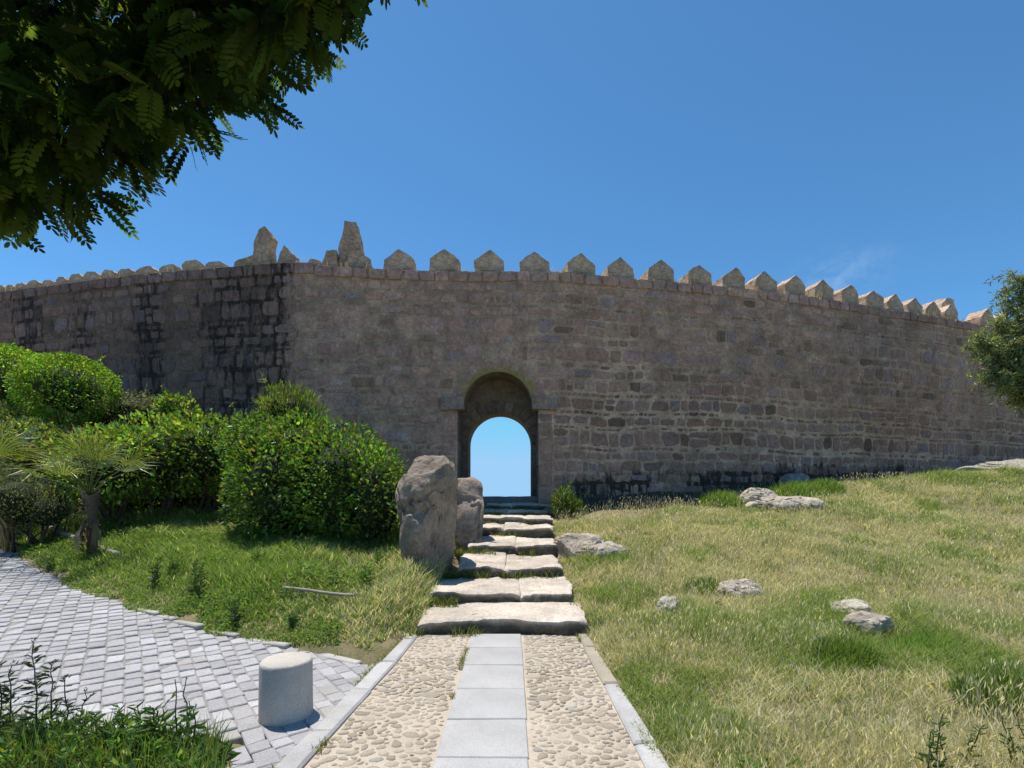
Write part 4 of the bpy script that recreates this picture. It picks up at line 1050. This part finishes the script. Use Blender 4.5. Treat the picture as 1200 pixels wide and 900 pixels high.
weed(fore(1190, 2.6), .32, 'dark weed in the bottom right corner', 3, .07, (.10, .17, .045), GRW, .34, 34, .18)
weed(fore(885, 2.62), .17, 'low bright leafy weed at the bottom edge right of the path', 5, .085, (.15, .28, .05), GRW, .5, 40, .5)
weed(fore(938, 2.6), .15, 'small bright weed beside the low leafy one at the bottom', 4, .08, (.15, .28, .05), GRW, .5, 40, .5)
for px, py, h, lab in ((232, 700, .5, 'dark upright weed standing in the middle of the lush bank'), (180, 690, .42, 'dusky weed between palm and upright weed on the bank'), (275, 735, .3, 'dark weed at the edge of the setts below the bank'), (393, 690, .28, 'leafy weed on the bank close to the thin bleached pole'), (255, 625, .45, 'tall thin weed stalks against the dark hedge')):
    q = hit(px, py); weed(q, h, lab, 5, .09, (.055, .105, .03), 'weeds on the left bank', .36, 26, .22)
for k, (px, py, h, lab) in enumerate(((205, 675, .32, 'broad clump of leafy weeds in front of the hedge shadow'), (300, 665, .34, 'leafy weed below the middle of the large shrub'), (340, 735, .2, 'low spreading weed near the edging stones above the bollard'), (430, 690, .3, 'pale leafy weed at the right end of the bank near the steps'), (60, 668, .25, 'low leafy weed between the palms and the setts'), (360, 655, .35, 'upright weed touching the foot of the large shrub'), (445, 665, .3, 'feathery weed at the foot of the tall boulder'))):
    q = hit(px, py); weed(q, h, lab, 8, .085, ((.13, .24, .05), (.16, .27, .06), (.11, .2, .05))[k % 3], 'weeds on the left bank', .45, 30, .55)
for px, py, h, lab in ((483, 600, .35, 'trailing green weed growing over the tall boulder'),):
    weed((-1.5, 7.25, .9), .35, lab, 6, .08, (.10, .19, .03), None, .45, 30, .9)
q = hit(782, 690); 
weed(hit(843, 722), .2, 'small dark weed below the flat pinkish rock', 4, .07, (.05, .1, .025), 'weeds on the slope', .45, 34, .3)

# ------------------------------------------------------------------ locust tree overhanging from the left
def pinnate_template(pairs=8):
    V, F4, F3 = [], [], []; off = 0
    lf = np.array([[0, 0, 0], [.28, .19, 0], [.28, -.19, 0], [.72, .21, 0], [.72, -.21, 0], [1, .0, 0]])
    def put(p, ang, L, tw):
        nonlocal off
        c, s = math.cos(ang), math.sin(ang); q = lf * L
        V.append(np.c_[p + q[:, 0] * c - q[:, 1] * s, q[:, 0] * s + q[:, 1] * c, -.22 * p * p * 1.0 - .12 * q[:, 0] / L * L + tw * q[:, 1]]); F4.append(np.array([[1, 2, 4, 3]]) + off); F3.append(np.array([[0, 2, 1], [3, 4, 5]]) + off); off += 6
    for k in range(pairs):
        t = .16 + .80 * k / (pairs - 1)
        L = .25 * (.8 + .35 * math.sin(math.pi * (k + 1) / (pairs + 1)))
        for sg in (-1, 1): put(t, sg * 1.12, L, .2 * sg)
    put(1.0, 0, .24, 0)
    x_ = np.linspace(0, 1, 5); ra = np.concatenate([np.c_[x_, np.full(5, .008), -.22 * x_ * x_], np.c_[x_, np.full(5, -.008), -.22 * x_ * x_]])
    V.append(ra); k = np.arange(4); F4.append(np.stack([off + k, off + k + 1, off + 5 + k + 1, off + 5 + k], -1))
    return np.concatenate(V), np.concatenate(F4), np.concatenate(F3)
PT, PF4, PF3 = pinnate_template()
def pinnates(mb_, P_, D, L, C, up=None):
    n = len(P_); d = D / np.linalg.norm(D, axis=1)[:, None]
    ref = np.c_[rng.normal(0, .45, (n, 2)), np.ones(n)] if up is None else up
    b = np.cross(ref, d); b /= np.linalg.norm(b, axis=1)[:, None] + 1e-9; c = np.cross(d, b)
    V = P_[:, None] + L[:, None, None] * (PT[None, :, 0, None] * d[:, None] + PT[None, :, 1, None] * b[:, None] + PT[None, :, 2, None] * c[:, None])
    o = (np.arange(n) * len(PT))[:, None, None]
    mb_.add(V.reshape(-1, 3), [(PF4[None] + o).reshape(-1, 4), (PF3[None] + o).reshape(-1, 3)], np.repeat(C, len(PT), 0))
tx, ty = -5.2, 2.6; tz = T(tx, ty); TO = np.array([tx, ty, tz])
tree = empty('locust_tree', tuple(TO)); tag(tree, 'locust tree whose dark leafy branches hang into the top left of the photo', 'tree')
tw = MB(); fork = np.array([tx + .35, ty + .2, 3.3])
V, Fs = tube(np.array([TO - [0, 0, .2], TO + [.05, .0, 1.2], TO + [.2, .1, 2.2], fork]) - TO, [.26, .2, .17, .15], 12); tw.add(V, Fs, (.12, .095, .07))
lm = MB()
# twig ends along the lower rim of the crown, and masses above it
rim = [(8, 197, 3.0), (28, 186, 2.7), (52, 158, 2.6), (92, 146, 2.5), (107, 127, 2.6), (140, 110, 2.5), (175, 113, 2.45), (186, 72, 2.6), (207, 41, 2.5), (244, 31, 2.45), (279, 47, 2.45), (306, 28, 2.4), (337, 26, 2.4), (321, -10, 2.6), (359, -17, 2.4), (384, -33, 2.4), (402, -54, 2.45), (430, -73, 2.35), (456, -82, 2.3), (484, -106, 2.2), (270, -2, 2.8), (214, 6, 2.8), (168, 48, 2.9), (112, 71, 3.0), (56, 89, 3.1), (10, 132, 3.2), (14, 167, 3.1), (42, 140, 2.9)]
limbs = []
hubs = [at(-110, 40, 3.3), at(60, -40, 3.4), at(220, -90, 3.2), at(380, -140, 3.0)]
def arc(a, b_, lift_, n_, jit):
    c1 = lerp(a, b_, .45) + [0, 0, lift_]; t = np.linspace(0, 1, n_)[:, None]
    p_ = (1 - t) ** 2 * a + 2 * t * (1 - t) * c1 + t * t * b_; p_[1:-1] += rng.normal(0, jit, (n_ - 2, 3)); return p_, t
for h_ in hubs:
    p_, t = arc(fork, h_, .5, 12, .03); V, Fs = tube(p_ - TO, lerp(.09, .03, t[:, 0]), 8); tw.add(V, Fs, (.10, .08, .06))
for px, py, y in rim:
    e = at(px, py, y); h_ = hubs[int(np.argmin([abs(h[0] - e[0] + .25) for h in hubs]))]
    pth, t = arc(h_, e, .22, 12, .02); limbs.append(pth)
    V, Fs = tube(pth - TO, lerp(.016, .003, t[:, 0] ** .7), 5); tw.add(V, Fs, (.10, .08, .06))
tw.obj('trunk', M_bark, tree, smooth=True)
Ps, Ds = [], []
for pth in limbs:
    for q in range(26):
        t = rng.uniform(.25, 1.0) ** .7; i_ = t * 11; k = min(int(i_), 10); p0 = lerp(pth[k], pth[k + 1], i_ - k)
        along = pth[k + 1] - pth[k]; along /= np.linalg.norm(along)
        Ps.append(p0 + rng.normal(0, .05, 3)); Ds.append(along * .6 + rng.normal(0, .7, 3) + [0, 0, -.4])
    for q in range(6): Ps.append(lerp(pth[-3], pth[-1], rng.random())); Ds.append((pth[-1] - pth[-2]) / np.linalg.norm(pth[-1] - pth[-2]) + rng.normal(0, .35, 3) + [0, 0, -.5])
Ps, Ds = np.array(Ps), np.array(Ds)
pinnates(lm, Ps - TO, Ds, rng.uniform(.17, .30, len(Ps)), gcol(len(Ps), (.015, .025, .006), .25))
blobs = [B(40, 45, 2.70, .95, .6, .66), B(140, 5, 2.70, .8, .6, .6), B(220, -35, 2.70, .7, .55, .42), B(310, -60, 2.61, .5, .5, .35), B(20, 130, 2.70, .55, .45, .45), B(-60, 80, 2.70, 1.0, .6, .8), B(110, -60, 2.70, 1.3, .6, .75), B(-100, -100, 2.79, 1.5, .7, 1.0), B(70, 80, 2.97, .5, .4, .36), B(40, 40, 2.97, 1.0, .3, .75), B(180, -20, 2.88, .8, .3, .5), B(150, -120, 2.79, 1.4, .6, .6), B(-150, -150, 2.79, 1.5, .6, 1.1), B(100, -260, 2.61, 1.7, .7, .6), B(-250, -200, 2.70, 1.6, .7, 1.2)]
P_, nr = blob_pts(blobs, 13000, .4, 77, .2)
P_ = P_[P_[:, 1] < 3.25]
D = rng.normal(0, .8, P_.shape) + [0, 0, -.35]
pinnates(lm, P_ - TO, D, rng.uniform(.16, .25, len(P_)), gcol(len(P_), (.015, .025, .006), .25))
lm.obj('crown', M_locust, tree)

# ------------------------------------------------------------------ tree at the right edge
c0 = at(1215, 400, 12.2); bx, by = c0[0] + .6, 12.4; bz = T(bx, by); TO = np.array([bx, by, bz])
tree = empty('willow_leaved_tree', tuple(TO)); tag(tree, 'grey green tree leaning in at the right edge of the photo', 'tree')
tw = MB(); lm = MB()
V, Fs = tube(np.array([[0, 0, -.2], [.05, 0, .8], [-.05, .05, 1.7], [-.15, 0, 2.4]]), [.2, .16, .14, .11], 10); tw.add(V, Fs, (.15, .12, .09))
ends = [(1150, 395, 12.0), (1160, 420, 12.0), (1180, 450, 11.9), (1145, 405, 12.3), (1175, 365, 12.3), (1190, 340, 12.4), (1200, 325, 12.4), (1170, 440, 11.8), (1195, 400, 11.8), (1210, 440, 11.8), (1230, 380, 12), (1240, 330, 12.3), (1260, 420, 12), (1300, 350, 12.2), (1270, 310, 12.4), (1320, 420, 12.2), (1165, 400, 12.6), (1200, 370, 12.8), (1186, 318, 12.4), (1178, 335, 12.3), (1140, 400, 12.1), (1155, 440, 12.0), (1185, 425, 12.0), (1165, 380, 12.2), (1195, 455, 11.9)]
Ps = []; Ds = []
for px, py, y in ends:
    e = at(px, py, y) - TO; s0 = np.array([-.12, 0, rng.uniform(1.5, 2.4)]); c1 = lerp(s0, e, .5) + [0, 0, .5]; t = np.linspace(0, 1, 10)[:, None]
    pth = (1 - t) ** 2 * s0 + 2 * t * (1 - t) * c1 + t * t * e; pth[1:-1] += rng.normal(0, .04, (8, 3)); V, Fs = tube(pth, lerp(.06, .008, t[:, 0] ** .6), 6); tw.add(V, Fs, (.15, .12, .09))
    for q in range(44):
        i_ = rng.uniform(.3, 1) * 9; k = min(int(i_), 8); p0 = lerp(pth[k], pth[k + 1], i_ - k); dd = rng.normal(0, 1, 3); dd /= np.linalg.norm(dd); l = rng.uniform(.15, .5)
        tt = np.linspace(0, 1, 5)[:, None]; sp = p0 + dd * l * tt + np.array([0, 0, -.25]) * l * tt ** 2
        V, Fs = tube(sp, lerp(.006, .002, tt[:, 0]), 4); tw.add(V, Fs, (.14, .12, .09))
        m_ = 26; a = rng.uniform(.15, 1.05, m_); Ps.append(p0 + dd * l * a[:, None] + np.array([0, 0, -.25]) * l * a[:, None] ** 2 + rng.normal(0, .03, (m_, 3))); Ds.append(rng.normal(0, .7, (m_, 3)) + dd * .6 + [0, 0, -.2])
Ps, Ds = np.concatenate(Ps), np.concatenate(Ds); L = rng.uniform(.08, .15, len(Ps))
leaves(lm, Ps, Ds, L, L * .36, gcol(len(Ps), (.22, .275, .125), .28))
tw.obj('trunk', M_bark, tree, smooth=True); lm.obj('crown', M_leaf, tree)

# ------------------------------------------------------------------ light, sky, camera
el = math.asin(SUN[2]); az = math.atan2(SUN[0], SUN[1])
w = bpy.data.worlds.new('World'); SC.world = w; w.use_nodes = True; nt = w.node_tree; nt.nodes.clear()
out = nt.nodes.new('ShaderNodeOutputWorld'); bg = nt.nodes.new('ShaderNodeBackground'); sky = nt.nodes.new('ShaderNodeTexSky')
sky.sky_type = 'NISHITA'; sky.sun_disc = False; sky.sun_elevation = el; sky.sun_rotation = az; sky.altitude = 1800; sky.air_density = 1.0; sky.dust_density = .5; sky.ozone_density = 3.0
# a faint wisp of cirrus low over the wall
geo = nt.nodes.new('ShaderNodeTexCoord')
cd = Vector(((984 - CX) / F, 1, (HY - 322) / F)).normalized()
sub = N(nt, 'ShaderNodeVectorMath', operation='SUBTRACT'); nt.links.new(geo.outputs['Generated'], sub.inputs[0]); sub.inputs[1].default_value = cd
mp = N(nt, 'ShaderNodeMapping'); mp.inputs['Rotation'].default_value = (0, .35, 0); mp.inputs['Scale'].default_value = (11, 11, 20); nt.links.new(sub.outputs[0], mp.inputs[0])
ln = N(nt, 'ShaderNodeVectorMath', operation='LENGTH'); nt.links.new(mp.outputs[0], ln.inputs[0])
mask = ramp(nt, ln.outputs['Value'], [(.1, 1.), (1., 0.)])
cn = noise_n(nt, mp.outputs[0], 2.2, 8, .65); cf = math_(nt, 'MULTIPLY', math_(nt, 'MULTIPLY', mask, ramp(nt, cn, [(.42, 0.), (.75, 1.)])), .34)
nt.links.new(mixc(nt, cf, mixc(nt, 1., mixc(nt, 1., sky.outputs[0], (.58, 1.0, 1.14), 'MULTIPLY'), (2.3, 4.2, 6.3), 'DARKEN'), (3.6, 4.8, 6.2)), bg.inputs[0]); bg.inputs[1].default_value = .126
nt.links.new(bg.outputs[0], out.inputs[0])
sun = bpy.data.lights.new('sun', 'SUN'); sun.energy = 4.9; sun.angle = math.radians(.53); sun.color = (1., .945, .86)
so = link('sun', sun, loc=(-20, 40, 60)); so.rotation_euler = Vector(SUN).to_track_quat('Z', 'Y').to_euler()
cam = bpy.data.cameras.new('camera'); co = link('camera', cam, loc=(0, 0, EYE)); co.rotation_euler = (math.pi / 2, 0, 0)
cam.sensor_width = 36; cam.lens = 36 * F / 1200; cam.shift_y = (HY - 450) / 1200; cam.clip_start = .05; cam.clip_end = 8000
SC.camera = co
SC.view_settings.view_transform = 'Standard'; SC.view_settings.look = 'None'; SC.view_settings.exposure = .25; SC.view_settings.gamma = 1
SC.cycles.use_denoising = True; SC.cycles.max_bounces = 6; SC.cycles.diffuse_bounces = 4; SC.cycles.transmission_bounces = 4
